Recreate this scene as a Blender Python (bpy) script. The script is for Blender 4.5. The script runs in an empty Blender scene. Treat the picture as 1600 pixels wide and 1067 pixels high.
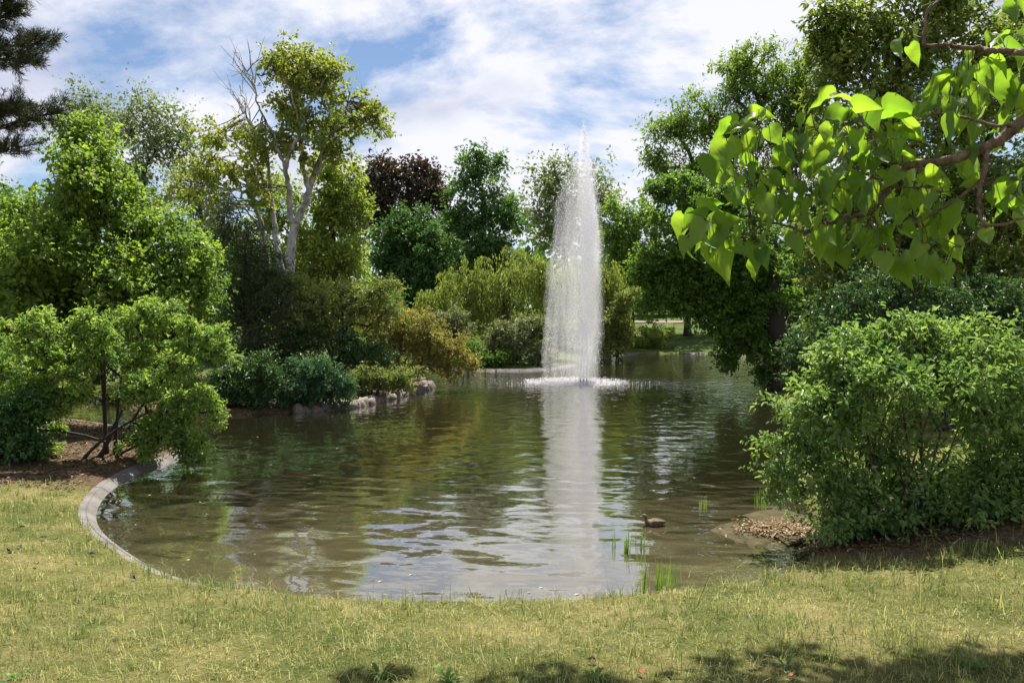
import bpy, math
import numpy as np
from mathutils import Vector, Matrix

# ---------------------------------------------------------------- camera
rng = np.random.default_rng(11)
sc = bpy.context.scene
FPX = 1160.0                       # focal length in pixels of the 1600 px wide frame
EYE = np.array([0.0, 0.0, 2.7])    # eye height above the water
PITCH = math.atan(41.5 / FPX)
cam_d = bpy.data.cameras.new('camera')
cam_d.sensor_width = 36.0
cam_d.lens = 36.0 * FPX / 1600.0
cam_d.clip_start = 0.05
cam_d.clip_end = 3000.0
cam = bpy.data.objects.new('camera', cam_d)
sc.collection.objects.link(cam)
cam.location = EYE
cam.rotation_euler = (math.pi / 2 - PITCH, 0, 0)
sc.camera = cam

# ---------------------------------------------------------------- light
SUN_EL, SUN_AZ = math.radians(65), math.radians(16)      # azimuth measured from +Y towards +X
sun_vec = Vector((math.cos(SUN_EL) * math.sin(SUN_AZ), math.cos(SUN_EL) * math.cos(SUN_AZ), math.sin(SUN_EL)))
sl = bpy.data.lights.new('sun', 'SUN')
sl.energy = 5.0
sl.angle = math.radians(0.55)
sl.color = (1.0, 0.95, 0.86)
sun = bpy.data.objects.new('sun', sl)
sc.collection.objects.link(sun)
sun.rotation_euler = sun_vec.to_track_quat('Z', 'Y').to_euler()
sun.location = (10, 40, 60)

w = bpy.data.worlds.new('World')
sc.world = w
w.use_nodes = True
nt = w.node_tree
for n in list(nt.nodes):
    nt.nodes.remove(n)
N = nt.nodes.new
L = nt.links.new
out = N('ShaderNodeOutputWorld')
bg_sky = N('ShaderNodeBackground'); bg_sky.inputs['Strength'].default_value = 0.052
bg_cl = N('ShaderNodeBackground'); bg_cl.inputs['Strength'].default_value = 1.0
sky = N('ShaderNodeTexSky'); sky.sky_type = 'NISHITA'; sky.sun_disc = False
sky.sun_elevation = SUN_EL; sky.sun_rotation = SUN_AZ
sky.air_density = 1.0; sky.dust_density = 0.0; sky.ozone_density = 4.0
L(sky.outputs[0], bg_sky.inputs['Color'])
tc = N('ShaderNodeTexCoord')
sep = N('ShaderNodeSeparateXYZ'); L(tc.outputs['Generated'], sep.inputs[0])
zc = N('ShaderNodeMath'); zc.operation = 'MAXIMUM'; L(sep.outputs['Z'], zc.inputs[0]); zc.inputs[1].default_value = 0.0
za = N('ShaderNodeMath'); za.operation = 'ADD'; L(zc.outputs[0], za.inputs[0]); za.inputs[1].default_value = 0.30
dx = N('ShaderNodeMath'); dx.operation = 'DIVIDE'; L(sep.outputs['X'], dx.inputs[0]); L(za.outputs[0], dx.inputs[1])
dy = N('ShaderNodeMath'); dy.operation = 'DIVIDE'; L(sep.outputs['Y'], dy.inputs[0]); L(za.outputs[0], dy.inputs[1])
cmb = N('ShaderNodeCombineXYZ'); L(dx.outputs[0], cmb.inputs['X']); L(dy.outputs[0], cmb.inputs['Y'])
CLOUD_OFF = (14.07, 7.4, 16.31); GREY_OFF = (17.22, 0.39, 6.5)
mp = N('ShaderNodeMapping'); L(cmb.outputs[0], mp.inputs['Vector'])
mp.inputs['Location'].default_value = CLOUD_OFF
mp.inputs['Rotation'].default_value = (0, 0, 0.35)
mp.inputs['Scale'].default_value = (0.75, 1.0, 1.0)
cn = N('ShaderNodeTexNoise'); cn.inputs['Scale'].default_value = 1.75; cn.inputs['Detail'].default_value = 9
cn.inputs['Roughness'].default_value = 0.6; cn.inputs['Distortion'].default_value = 0.25
L(mp.outputs[0], cn.inputs['Vector'])
cr = N('ShaderNodeValToRGB'); L(cn.outputs['Fac'], cr.inputs[0])
cr.color_ramp.elements[0].position = 0.405; cr.color_ramp.elements[0].color = (0.06, 0.06, 0.06, 1)
cr.color_ramp.elements[1].position = 0.505; cr.color_ramp.elements[1].color = (1, 1, 1, 1)
cn2 = N('ShaderNodeTexNoise'); cn2.inputs['Scale'].default_value = 1.6; cn2.inputs['Detail'].default_value = 6
cn2.inputs['Roughness'].default_value = 0.5
mp2 = N('ShaderNodeMapping'); L(cmb.outputs[0], mp2.inputs['Vector']); mp2.inputs['Location'].default_value = GREY_OFF
L(mp2.outputs[0], cn2.inputs['Vector'])
cr2 = N('ShaderNodeValToRGB'); L(cn2.outputs['Fac'], cr2.inputs[0])
cr2.color_ramp.elements[0].position = 0.29; cr2.color_ramp.elements[0].color = (0.185, 0.21, 0.295, 1)
cr2.color_ramp.elements[1].position = 0.49; cr2.color_ramp.elements[1].color = (0.41, 0.416, 0.455, 1)
L(cr2.outputs[0], bg_cl.inputs['Color'])
mx = N('ShaderNodeMixShader'); L(cr.outputs[0], mx.inputs[0]); L(bg_sky.outputs[0], mx.inputs[1]); L(bg_cl.outputs[0], mx.inputs[2])
L(mx.outputs[0], out.inputs['Surface'])

sc.view_settings.view_transform = 'Standard'
sc.view_settings.look = 'None'
sc.view_settings.exposure = 1.22
sc.view_settings.gamma = 1.0
sc.view_settings.use_curve_mapping = False
sc.render.engine = 'CYCLES'
sc.cycles.use_denoising = True
sc.cycles.max_bounces = 9
sc.cycles.diffuse_bounces = 5
sc.cycles.glossy_bounces = 3
sc.cycles.transmission_bounces = 6
sc.cycles.transparent_max_bounces = 8
sc.cycles.sample_clamp_indirect = 4.0
sc.cycles.caustics_reflective = False
sc.cycles.caustics_refractive = False


# ---------------------------------------------------------------- helpers
def P(px, py, d):
    """photo pixel at depth d (metres along +Y) -> world point"""
    r = (np.asarray(px, float) - 800.0) / FPX
    u = -(np.asarray(py, float) - 533.5) / FPX
    c, s = math.cos(PITCH), math.sin(PITCH)
    X = r; Y = c + u * s; Z = -s + u * c
    k = np.asarray(d, float) / Y
    return np.stack([X * k + EYE[0], Y * k + EYE[1], Z * k + EYE[2]], -1)


def nrm(v):
    return v / np.maximum(np.linalg.norm(v, axis=-1, keepdims=True), 1e-9)


def make_mesh(name, V, F, mats, tint=None, smooth=False, midx=None):
    me = bpy.data.meshes.new(name)
    V = np.ascontiguousarray(V, dtype=np.float32)
    if not isinstance(F, (list, tuple)):
        F = [F]
    F = [np.asarray(f, dtype=np.int32) for f in F if len(f)]
    li = np.concatenate([f.ravel() for f in F])
    tot = np.concatenate([np.full(len(f), f.shape[1], dtype=np.int32) for f in F])
    start = np.concatenate([[0], np.cumsum(tot)[:-1]]).astype(np.int32)
    me.vertices.add(len(V)); me.vertices.foreach_set('co', V.ravel())
    me.loops.add(len(li)); me.loops.foreach_set('vertex_index', li)
    me.polygons.add(len(tot)); me.polygons.foreach_set('loop_start', start)
    if midx is not None:
        me.polygons.foreach_set('material_index', np.asarray(midx, dtype=np.int32))
    me.polygons.foreach_set('use_smooth', np.full(len(tot), bool(smooth)))
    me.update(calc_edges=True)
    if tint is not None:
        tint = np.asarray(tint, dtype=np.float32)
        a = me.attributes.new('tint', 'FLOAT', 'FACE' if len(tint) == len(tot) else 'POINT')
        a.data.foreach_set('value', tint)
    for m in (mats if isinstance(mats, (list, tuple)) else [mats]):
        me.materials.append(m)
    return me


def link(name, data, parent=None, kind=None):
    o = bpy.data.objects.new(name, data)
    sc.collection.objects.link(o)
    if parent is not None:
        o.parent = parent
    if kind:
        o['kind'] = kind
    return o


def thing(name, label, cat, loc=(0, 0, 0), group=None):
    o = bpy.data.objects.new(name, None)
    sc.collection.objects.link(o)
    o.location = loc
    o.empty_display_size = 0.2
    o['label'] = label; o['category'] = cat
    if group:
        o['group'] = group
    return o


def tag(o, label, cat, group=None):
    o['label'] = label; o['category'] = cat
    if group:
        o['group'] = group
    return o


def tube(pts, rad, sides=8):
    """one continuous tube through pts"""
    pts = np.asarray(pts, float); rad = np.asarray(rad, float)
    n = len(pts)
    t = np.gradient(pts, axis=0); t = nrm(t)
    ref = np.array([0.31, 0.77, 0.55])
    u = nrm(np.cross(t[0], ref))
    V = []
    ang = np.arange(sides) / sides * 2 * math.pi
    for i in range(n):
        u = u - t[i] * np.dot(u, t[i]); u = u / max(np.linalg.norm(u), 1e-9)
        v = np.cross(t[i], u)
        V.append(pts[i] + rad[i] * (np.cos(ang)[:, None] * u + np.sin(ang)[:, None] * v))
    V = np.concatenate(V)
    i = np.arange(n - 1)[:, None] * sides; j = np.arange(sides)[None]; k = (j + 1) % sides
    F = np.stack([i + j, i + k, i + sides + k, i + sides + j], -1).reshape(-1, 4)
    V = np.concatenate([V, pts[:1] - t[:1] * rad[0] * .2, pts[-1:] + t[-1:] * rad[-1]])
    e = len(V) - 1
    jj = np.arange(sides); kk = (jj + 1) % sides
    F3 = np.concatenate([np.stack([kk, jj, np.full(sides, e - 1)], -1),
                         np.stack([jj + (n - 1) * sides, kk + (n - 1) * sides, np.full(sides, e)], -1)])
    return V, F, F3


def frusta(A, B, ra, rb, sides=5):
    """many separate tapered segments A[i] -> B[i]"""
    t = nrm(B - A)
    ref = np.where(np.abs(t[:, 2:3]) > .9, np.array([[1., 0, 0]]), np.array([[0, 0, 1.]]))
    u = nrm(np.cross(t, ref)); v = np.cross(t, u)
    ang = np.arange(sides) / sides * 2 * math.pi
    ring = np.cos(ang)[None, :, None] * u[:, None] + np.sin(ang)[None, :, None] * v[:, None]
    A2 = A - t * ra[:, None] * .5; B2 = B + t * rb[:, None] * .5
    V = np.concatenate([A2[:, None] + ring * ra[:, None, None], B2[:, None] + ring * rb[:, None, None]], 1)
    n = len(A)
    o = np.arange(n)[:, None] * (2 * sides); j = np.arange(sides)[None]; k = (j + 1) % sides
    F = np.stack([o + j, o + k, o + sides + k, o + sides + j], -1).reshape(-1, 4)
    return V.reshape(-1, 3), F


def merge(parts):
    """[(V, F4, F3)] -> V, [F4, F3]"""
    V, F4, F3, o = [], [], [], 0
    for p in parts:
        V.append(p[0])
        if p[1] is not None and len(p[1]): F4.append(p[1] + o)
        if len(p) > 2 and p[2] is not None and len(p[2]): F3.append(p[2] + o)
        o += len(p[0])
    res = []
    if F4: res.append(np.concatenate(F4))
    if F3: res.append(np.concatenate(F3))
    return np.concatenate(V), res


def smooth_line(pts, n=8, closed=False):
    pts = np.asarray(pts, float)
    if closed:
        Q = np.concatenate([pts[-1:], pts, pts[:2]])
    else:
        Q = np.concatenate([2 * pts[:1] - pts[1:2], pts, 2 * pts[-1:] - pts[-2:-1]])
    res = []
    t = np.linspace(0, 1, n, endpoint=False)[:, None]
    for i in range(len(Q) - 3):
        p0, p1, p2, p3 = Q[i:i + 4]
        res.append(.5 * ((2 * p1) + (-p0 + p2) * t + (2 * p0 - 5 * p1 + 4 * p2 - p3) * t ** 2 + (-p0 + 3 * p1 - 3 * p2 + p3) * t ** 3))
    if not closed:
        res.append(Q[-2:-1])
    return np.concatenate(res)


# ---------------------------------------------------------------- materials
def new_mat(name):
    m = bpy.data.materials.new(name); m.use_nodes = True
    t = m.node_tree
    for n in list(t.nodes): t.nodes.remove(n)
    o = t.nodes.new('ShaderNodeOutputMaterial')
    return m, t, o


def leaf_mat(name, a, b, trans=0.42, tcol=None, rough=0.5, spec=0.32, lift=1.42, tk=.85):
    """leaf blade: a, b = colour range over single leaves; lit through from behind"""
    m, t, o = new_mat(name)
    at = t.nodes.new('ShaderNodeAttribute'); at.attribute_name = 'tint'
    cmx = t.nodes.new('ShaderNodeMix'); cmx.data_type = 'RGBA'
    t.links.new(at.outputs['Fac'], cmx.inputs[0])
    cmx.inputs[6].default_value = (*(v * lift for v in a), 1); cmx.inputs[7].default_value = (*(v * lift for v in b), 1)
    pr = t.nodes.new('ShaderNodeBsdfPrincipled')
    t.links.new(cmx.outputs[2], pr.inputs['Base Color'])
    pr.inputs['Roughness'].default_value = rough
    pr.inputs['Specular IOR Level'].default_value = spec
    tr = t.nodes.new('ShaderNodeBsdfTranslucent')
    tm = t.nodes.new('ShaderNodeMix'); tm.data_type = 'RGBA'; tm.blend_type = 'MULTIPLY'
    tm.inputs[0].default_value = 1.0
    t.links.new(cmx.outputs[2], tm.inputs[6])
    tm.inputs[7].default_value = (*(tcol or (2.3, 2.35, 1.2)), 1)
    t.links.new(tm.outputs[2], tr.inputs['Color'])
    mix = t.nodes.new('ShaderNodeMixShader'); mix.inputs[0].default_value = trans * tk
    t.links.new(pr.outputs[0], mix.inputs[1]); t.links.new(tr.outputs[0], mix.inputs[2])
    t.links.new(mix.outputs[0], o.inputs['Surface'])
    return m


def noise_mat(name, cols, scale=3.0, detail=6, rough=0.85, bump=0.3, bscale=None, stretch=(1, 1, 1), bdist=0.02):
    m, t, o = new_mat(name)
    tcn = t.nodes.new('ShaderNodeTexCoord')
    mpn = t.nodes.new('ShaderNodeMapping'); mpn.inputs['Scale'].default_value = stretch
    t.links.new(tcn.outputs['Object'], mpn.inputs[0])
    nz = t.nodes.new('ShaderNodeTexNoise'); nz.inputs['Scale'].default_value = scale; nz.inputs['Detail'].default_value = detail
    nz.inputs['Roughness'].default_value = .65
    t.links.new(mpn.outputs[0], nz.inputs['Vector'])
    rp = t.nodes.new('ShaderNodeValToRGB'); t.links.new(nz.outputs['Fac'], rp.inputs[0])
    el = rp.color_ramp.elements
    pos = np.linspace(.3, .7, len(cols))
    el[0].position = pos[0]; el[0].color = (*cols[0], 1)
    el[1].position = pos[-1]; el[1].color = (*cols[-1], 1)
    for p_, c_ in list(zip(pos, cols))[1:-1]:
        e = el.new(p_); e.color = (*c_, 1)
    pr = t.nodes.new('ShaderNodeBsdfPrincipled')
    t.links.new(rp.outputs[0], pr.inputs['Base Color']); pr.inputs['Roughness'].default_value = rough
    nb = t.nodes.new('ShaderNodeTexNoise'); nb.inputs['Scale'].default_value = bscale or scale * 4; nb.inputs['Detail'].default_value = 5
    t.links.new(mpn.outputs[0], nb.inputs['Vector'])
    bp = t.nodes.new('ShaderNodeBump'); bp.inputs['Strength'].default_value = bump; bp.inputs['Distance'].default_value = bdist
    t.links.new(nb.outputs['Fac'], bp.inputs['Height']); t.links.new(bp.outputs[0], pr.inputs['Normal'])
    t.links.new(pr.outputs[0], o.inputs['Surface'])
    return m


M = {}
M['bark'] = noise_mat('bark_brown', [(.035, .026, .018), (.075, .058, .042), (.12, .10, .08)], 6, stretch=(1, 1, .3), bump=.8)
M['bark_dark'] = noise_mat('bark_dark', [(.018, .014, .011), (.04, .032, .025)], 8, stretch=(1, 1, .3), bump=.8)
M['bark_white'] = noise_mat('bark_white', [(.05, .045, .04), (.20, .19, .175), (.36, .35, .335), (.44, .43, .42)], 4.5, stretch=(1, 1, .7), bump=.3)
M['bark_catalpa'] = noise_mat('bark_catalpa', [(.05, .030, .02), (.13, .085, .055), (.2, .14, .10)], 18, stretch=(1, 1, 1), bump=1.0, bdist=.01)
M['twig'] = noise_mat('twig_green_brown', [(.06, .05, .02), (.11, .10, .04)], 10, bump=.2)
M['concrete'] = noise_mat('kerb_concrete', [(.045, .042, .034), (.115, .105, .094), (.17, .155, .145)], 2.5, rough=.9, bump=.35, bscale=25)
M['stone'] = noise_mat('bank_stone', [(.07, .058, .045), (.18, .15, .125), (.27, .235, .20)], 3.0, rough=.9, bump=.6, bscale=9)
M['slab'] = noise_mat('slab_stone', [(.022, .018, .008), (.05, .04, .014), (.085, .068, .024)], 5.0, rough=.7, bump=.3, bscale=14)
M['slab'].node_tree.nodes['Principled BSDF'].inputs['Specular IOR Level'].default_value = .12
M['path'] = noise_mat('path_gravel', [(.14, .10, .07), (.20, .15, .11)], 1.2, rough=.95, bump=.2, bscale=30)
M['nozzle'] = noise_mat('nozzle_metal', [(.05, .05, .05), (.10, .09, .08)], 9, rough=.5, bump=.1)

lm = leaf_mat
M['maple'] = lm('leaf_maple', (.042, .084, .018), (.128, .175, .032), .52)
M['shrubL'] = lm('leaf_left_shrub', (.036, .078, .020), (.125, .168, .038), .42, lift=1.8)
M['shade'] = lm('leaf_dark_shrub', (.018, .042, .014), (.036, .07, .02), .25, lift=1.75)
M['needle'] = lm('pine_needle', (.022, .036, .018), (.06, .062, .03), .12)
M['pale'] = lm('leaf_pale', (.065, .10, .045), (.14, .165, .075), .42, tcol=(1.6, 1.6, .9), lift=1.5)
M['plane'] = lm('leaf_plane', (.075, .115, .03), (.185, .20, .05), .45, tcol=(1.9, 1.9, .8))
M['yellowgreen'] = lm('leaf_yellow_green', (.075, .115, .028), (.175, .205, .05), .46)
M['yew'] = lm('leaf_yew', (.018, .032, .012), (.042, .055, .018), .12, lift=1.75)
M['gold'] = lm('leaf_gold', (.10, .13, .034), (.22, .19, .06), .42, tcol=(1.7, 1.5, .6))
M['olive'] = lm('leaf_olive', (.055, .08, .022), (.135, .155, .045), .36, lift=1.5)
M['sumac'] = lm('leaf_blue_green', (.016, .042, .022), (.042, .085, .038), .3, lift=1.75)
M['beech'] = lm('leaf_purple_beech', (.024, .020, .014), (.058, .046, .026), .25, tcol=(1.6, 1.2, .9))
M['dark'] = lm('leaf_dark_green', (.018, .045, .014), (.042, .085, .020), .28, lift=1.75)
M['dark2'] = lm('leaf_dark_tall', (.024, .058, .016), (.055, .10, .026), .32, lift=1.75)
M['willow'] = lm('leaf_willow', (.085, .115, .03), (.17, .195, .055), .42)
M['grey'] = lm('leaf_grey_green', (.07, .095, .042), (.15, .165, .075), .32, tcol=(1.5, 1.5, .9), lift=1.5)
M['ash'] = lm('leaf_ash', (.034, .072, .012), (.10, .14, .026), .42, lift=1.75)
M['maple2'] = lm('leaf_maple_right', (.026, .060, .012), (.075, .125, .020), .42, lift=1.75)
M['locust'] = lm('leaf_locust', (.032, .06, .014), (.10, .12, .03), .4, lift=1.75)
M['bush'] = lm('leaf_right_bush', (.034, .072, .022), (.115, .16, .050), .38, spec=.38, lift=1.85)
M['grassm'] = lm('grass_blade', (.11, .155, .042), (.44, .40, .20), .44, tcol=(1.6, 1.65, 1.1), rough=.6, spec=.25, lift=1.0, tk=1.0)
M['reed'] = lm('reed_blade', (.05, .11, .016), (.12, .19, .03), .35)
M['deadleaf'] = lm('dead_leaf', (.11, .075, .038), (.25, .18, .095), .2, tcol=(1.2, 1.1, .9))
M['oldleaf'] = lm('old_leaf', (.05, .03, .014), (.14, .09, .045), .15, tcol=(1.2, 1.1, .9), lift=1.0)
M['weed'] = lm('weed_leaf', (.035, .085, .012), (.075, .14, .02), .35)

# ---------------------------------------------------------------- the lie of the land
LAKE = np.array([(3.0, 7.6), (1.64, 6.95), (.6, 6.72), (-.36, 6.65), (-1.45, 6.7), (-2.37, 6.95), (-3.24, 7.3), (-3.95, 7.85),
                 (-4.5, 8.4), (-5.1, 9.05), (-5.65, 9.85), (-6.1, 10.9), (-6.35, 11.9), (-6.4, 13), (-6.3, 14.2), (-7.4, 16),
                 (-10, 18), (-13.5, 20.5), (-16, 25), (-14, 32), (-9, 35.5), (-5, 36.5), (-2, 35.8), (-.3, 35.6), (1.6, 36.4),
                 (3.6, 40), (5.6, 46), (8.1, 51.0), (12, 51.6), (16, 49.5), (18.5, 45), (17, 38), (13, 31.5), (9.9, 28.6),
                 (9.0, 26.5), (8.4, 23.5), (7.6, 19), (6.4, 16), (5.2, 13.2), (4.5, 11.5), (4.2, 10.2), (3.8, 9)])
ISLE = np.array([(-8.5, 19.7), (-5.1, 21.2), (-4.05, 23.5), (-3.1, 27.0), (-3.4, 28.7), (-5, 30.5), (-9, 30.5), (-12, 27), (-11.2, 21.5)])
LAKE_S = smooth_line(LAKE, 5, closed=True)
ISLE_S = smooth_line(ISLE, 5, closed=True)


def sdf(pts, poly):
    """signed distance, positive inside"""
    x, y = pts[:, 0], pts[:, 1]
    best = np.full(len(pts), 1e9); inside = np.zeros(len(pts), bool)
    for (x0, y0), (x1, y1) in zip(poly, np.roll(poly, -1, 0)):
        ex, ey = x1 - x0, y1 - y0
        t = np.clip(((x - x0) * ex + (y - y0) * ey) / (ex * ex + ey * ey + 1e-12), 0, 1)
        best = np.minimum(best, (x - x0 - t * ex) ** 2 + (y - y0 - t * ey) ** 2)
        c = ((y0 > y) != (y1 > y))
        with np.errstate(divide='ignore', invalid='ignore'):
            xi = (x1 - x0) * (y - y0) / (y1 - y0) + x0
        inside ^= c & (x < xi)
    d = np.sqrt(best)
    return np.where(inside, d, -d)


def sstep(a, b, x):
    t = np.clip((x - a) / (b - a), 0, 1)
    return t * t * (3 - 2 * t)


def bumps(x, y):
    return (np.sin(x * .9 + 1.3) * np.cos(y * 1.1 + .4) + .5 * np.sin(x * 2.3 + y * 1.7) + .3 * np.sin(x * 5.1 - y * 4.3 + 2.)) * .02


def land_d(pts):
    return np.maximum(-sdf(pts, LAKE_S), sdf(pts, ISLE_S))


def ground_z(x, y):
    x = np.atleast_1d(np.asarray(x, float)); y = np.atleast_1d(np.asarray(y, float))
    D = land_d(np.stack([x, y], -1))
    s = .055 + .095 * sstep(11.5, 8.0, y) * sstep(-9, -4, x) + .125 * sstep(42, 48, y)
    cap = 1.15 + 1.65 * sstep(42, 50, y) + 1.0 * sstep(60, 75, y)
    h = cap * (1 - np.exp(-np.maximum(D, 0) * s / cap * 1.1))
    z = .12 + h + bumps(x, y) * np.clip(D * .8, 0, 1)
    zw = -np.minimum(.9, .06 + .35 * np.maximum(-D, 0))
    nat = sstep(-2.9, -2.0, x) * sstep(14.2, 13.2, y)          # near and right bank have no kerb
    k = sstep(-.12, .06, D - .115 * (1 - nat))
    return zw * (1 - k) + z * k


def axis(lo, hi, fine_lo, fine_hi, step, grow=1.13):
    mid = list(np.arange(fine_lo, fine_hi + 1e-6, step))
    a, s = fine_lo, step
    left = []
    while a > lo:
        s *= grow; a -= s; left.append(a)
    b, s = fine_hi, step
    right = []
    while b < hi:
        s *= grow; b += s; right.append(b)
    return np.array(left[::-1] + mid + right)


gx = axis(-500, 500, -8, 6, .15, 1.1)
gy = axis(-300, 900, 4.2, 12.0, .12, 1.045)
GX, GY = np.meshgrid(gx, gy)
fx, fy = GX.ravel(), GY.ravel()
fz = ground_z(fx, fy)
nx_, ny_ = len(gx), len(gy)
ii = (np.arange(ny_ - 1)[:, None] * nx_ + np.arange(nx_ - 1)[None]).ravel()
GF = np.stack([ii, ii + 1, ii + nx_ + 1, ii + nx_], -1)
Dg = land_d(np.stack([fx, fy], -1))
# bare leaf-strewn soil under the trees on the left, under the bush and on the islet
soil = np.maximum.reduce([
    sstep(10.3, 11.3, fy + .25 * np.sin(fx * 3) + .15 * np.sin(fx * 7.3)) * sstep(26, 20, fy) * sstep(-4, -5, fx),
    sstep(1.7, 1.0, np.hypot((fx - 4.4) * .62, (fy - 8.8) * 1.0) + .2 * np.sin(fx * 5 + fy * 3)) * (fy > 7.3),
    (sdf(np.stack([fx, fy], -1), ISLE_S) > 0).astype(float) * .9,
    sstep(10, 16, fx) * sstep(13, 17, fy) * sstep(30, 24, fy),
    sstep(-.02, -.12, Dg)])

mg, t, o = new_mat('lawn_grass')
at = t.nodes.new('ShaderNodeAttribute'); at.attribute_name = 'tint'
tcn = t.nodes.new('ShaderNodeTexCoord')
n1 = t.nodes.new('ShaderNodeTexNoise'); n1.inputs['Scale'].default_value = .9; n1.inputs['Detail'].default_value = 7; n1.inputs['Roughness'].default_value = .7
n2 = t.nodes.new('ShaderNodeTexNoise'); n2.inputs['Scale'].default_value = 26; n2.inputs['Detail'].default_value = 6; n2.inputs['Roughness'].default_value = .75
n3 = t.nodes.new('ShaderNodeTexNoise'); n3.inputs['Scale'].default_value = 11; n3.inputs['Detail'].default_value = 8; n3.inputs['Roughness'].default_value = .75
for n_ in (n1, n2, n3): t.links.new(tcn.outputs['Object'], n_.inputs['Vector'])
r1 = t.nodes.new('ShaderNodeValToRGB'); t.links.new(n1.outputs['Fac'], r1.inputs[0])
r1.color_ramp.elements[0].position = .36; r1.color_ramp.elements[0].color = (.066, .094, .022, 1)
r1.color_ramp.elements[1].position = .62; r1.color_ramp.elements[1].color = (.235, .205, .092, 1)
e = r1.color_ramp.elements.new(.5); e.color = (.14, .145, .048, 1)
r2 = t.nodes.new('ShaderNodeValToRGB'); t.links.new(n2.outputs['Fac'], r2.inputs[0])
r2.color_ramp.elements[0].position = .3; r2.color_ramp.elements[0].color = (.45, .45, .4, 1)
r2.color_ramp.elements[1].position = .7; r2.color_ramp.elements[1].color = (1.25, 1.2, 1.1, 1)
mm = t.nodes.new('ShaderNodeMix'); mm.data_type = 'RGBA'; mm.blend_type = 'MULTIPLY'; mm.inputs[0].default_value = 1
t.links.new(r1.outputs[0], mm.inputs[6]); t.links.new(r2.outputs[0], mm.inputs[7])
r3 = t.nodes.new('ShaderNodeValToRGB'); t.links.new(n3.outputs['Fac'], r3.inputs[0])
r3.color_ramp.elements[0].position = .34; r3.color_ramp.elements[0].color = (.04, .027, .016, 1)
r3.color_ramp.elements[1].position = .68; r3.color_ramp.elements[1].color = (.23, .165, .10, 1)
e = r3.color_ramp.elements.new(.52); e.color = (.105, .07, .04, 1)
gp_ = t.nodes.new('ShaderNodeNewGeometry'); gs = t.nodes.new('ShaderNodeSeparateXYZ'); t.links.new(gp_.outputs['Position'], gs.inputs[0])
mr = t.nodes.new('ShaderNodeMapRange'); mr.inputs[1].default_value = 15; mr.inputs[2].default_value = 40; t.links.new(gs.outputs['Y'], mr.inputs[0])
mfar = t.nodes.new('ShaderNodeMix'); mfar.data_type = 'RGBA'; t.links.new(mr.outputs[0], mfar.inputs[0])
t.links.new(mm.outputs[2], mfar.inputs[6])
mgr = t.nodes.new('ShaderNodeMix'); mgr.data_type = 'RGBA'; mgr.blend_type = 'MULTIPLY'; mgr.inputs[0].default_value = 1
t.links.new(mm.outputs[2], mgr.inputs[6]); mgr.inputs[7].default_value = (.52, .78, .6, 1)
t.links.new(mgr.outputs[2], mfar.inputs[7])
ms = t.nodes.new('ShaderNodeMix'); ms.data_type = 'RGBA'
t.links.new(at.outputs['Fac'], ms.inputs[0]); t.links.new(mfar.outputs[2], ms.inputs[6]); t.links.new(r3.outputs[0], ms.inputs[7])
pr = t.nodes.new('ShaderNodeBsdfPrincipled'); t.links.new(ms.outputs[2], pr.inputs['Base Color'])
pr.inputs['Roughness'].default_value = .95; pr.inputs['Specular IOR Level'].default_value = .1
bp = t.nodes.new('ShaderNodeBump'); bp.inputs['Strength'].default_value = .9; bp.inputs['Distance'].default_value = .05
t.links.new(n2.outputs['Fac'], bp.inputs['Height']); t.links.new(bp.outputs[0], pr.inputs['Normal'])
t.links.new(pr.outputs[0], o.inputs['Surface'])
link('ground', make_mesh('ground', np.stack([fx, fy, fz], -1), GF, mg, tint=soil, smooth=True), kind='structure')

# ---------------------------------------------------------------- water
FTN = P(912, 597, 1)[0:3]
k_ = -EYE[2] / (FTN[2] - EYE[2])
FX, FY = FTN[0] * k_, FTN[1] * k_          # foot of the fountain on the water
mw, t, o = new_mat('pond_water')
geo = t.nodes.new('ShaderNodeNewGeometry')


def vm(op, a, b=None):
    n = t.nodes.new('ShaderNodeVectorMath'); n.operation = op
    t.links.new(a, n.inputs[0])
    if b is not None:
        if isinstance(b, tuple): n.inputs[1].default_value = b
        else: t.links.new(b, n.inputs[1])
    return n.outputs


def ma(op, a, b=None, c=None):
    n = t.nodes.new('ShaderNodeMath'); n.operation = op
    for i, v in enumerate((a, b, c)):
        if v is None: continue
        if isinstance(v, (int, float)): n.inputs[i].default_value = v
        else: t.links.new(v, n.inputs[i])
    return n.outputs[0]


rel = vm('SUBTRACT', geo.outputs['Position'], (FX, FY, 0))[0]
rr = vm('LENGTH', rel)['Value']
sp = t.nodes.new('ShaderNodeSeparateXYZ'); t.links.new(rel, sp.inputs[0])
th = ma('ARCTAN2', sp.outputs[0], ma('MULTIPLY', sp.outputs[1], -1.0))


def ring_noise(kr, kt, detail, off, rough=.5):
    cb = t.nodes.new('ShaderNodeCombineXYZ')
    t.links.new(ma('MULTIPLY', rr, kr), cb.inputs[0]); t.links.new(ma('MULTIPLY', th, kt), cb.inputs[1]); cb.inputs[2].default_value = off
    n = t.nodes.new('ShaderNodeTexNoise'); n.inputs['Scale'].default_value = 1.0; n.inputs['Detail'].default_value = detail
    n.inputs['Roughness'].default_value = rough; n.inputs['Distortion'].default_value = .35
    t.links.new(cb.outputs[0], n.inputs['Vector'])
    return n.outputs['Fac']


def flat_noise(scale, detail, off, stretch=(1, 1, 1)):
    m_ = t.nodes.new('ShaderNodeMapping'); m_.inputs['Location'].default_value = (off, off * 2, off); m_.inputs['Scale'].default_value = stretch
    t.links.new(geo.outputs['Position'], m_.inputs[0])
    n = t.nodes.new('ShaderNodeTexNoise'); n.inputs['Scale'].default_value = scale; n.inputs['Detail'].default_value = detail
    t.links.new(m_.outputs[0], n.inputs['Vector'])
    return n.outputs['Fac']


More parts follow.
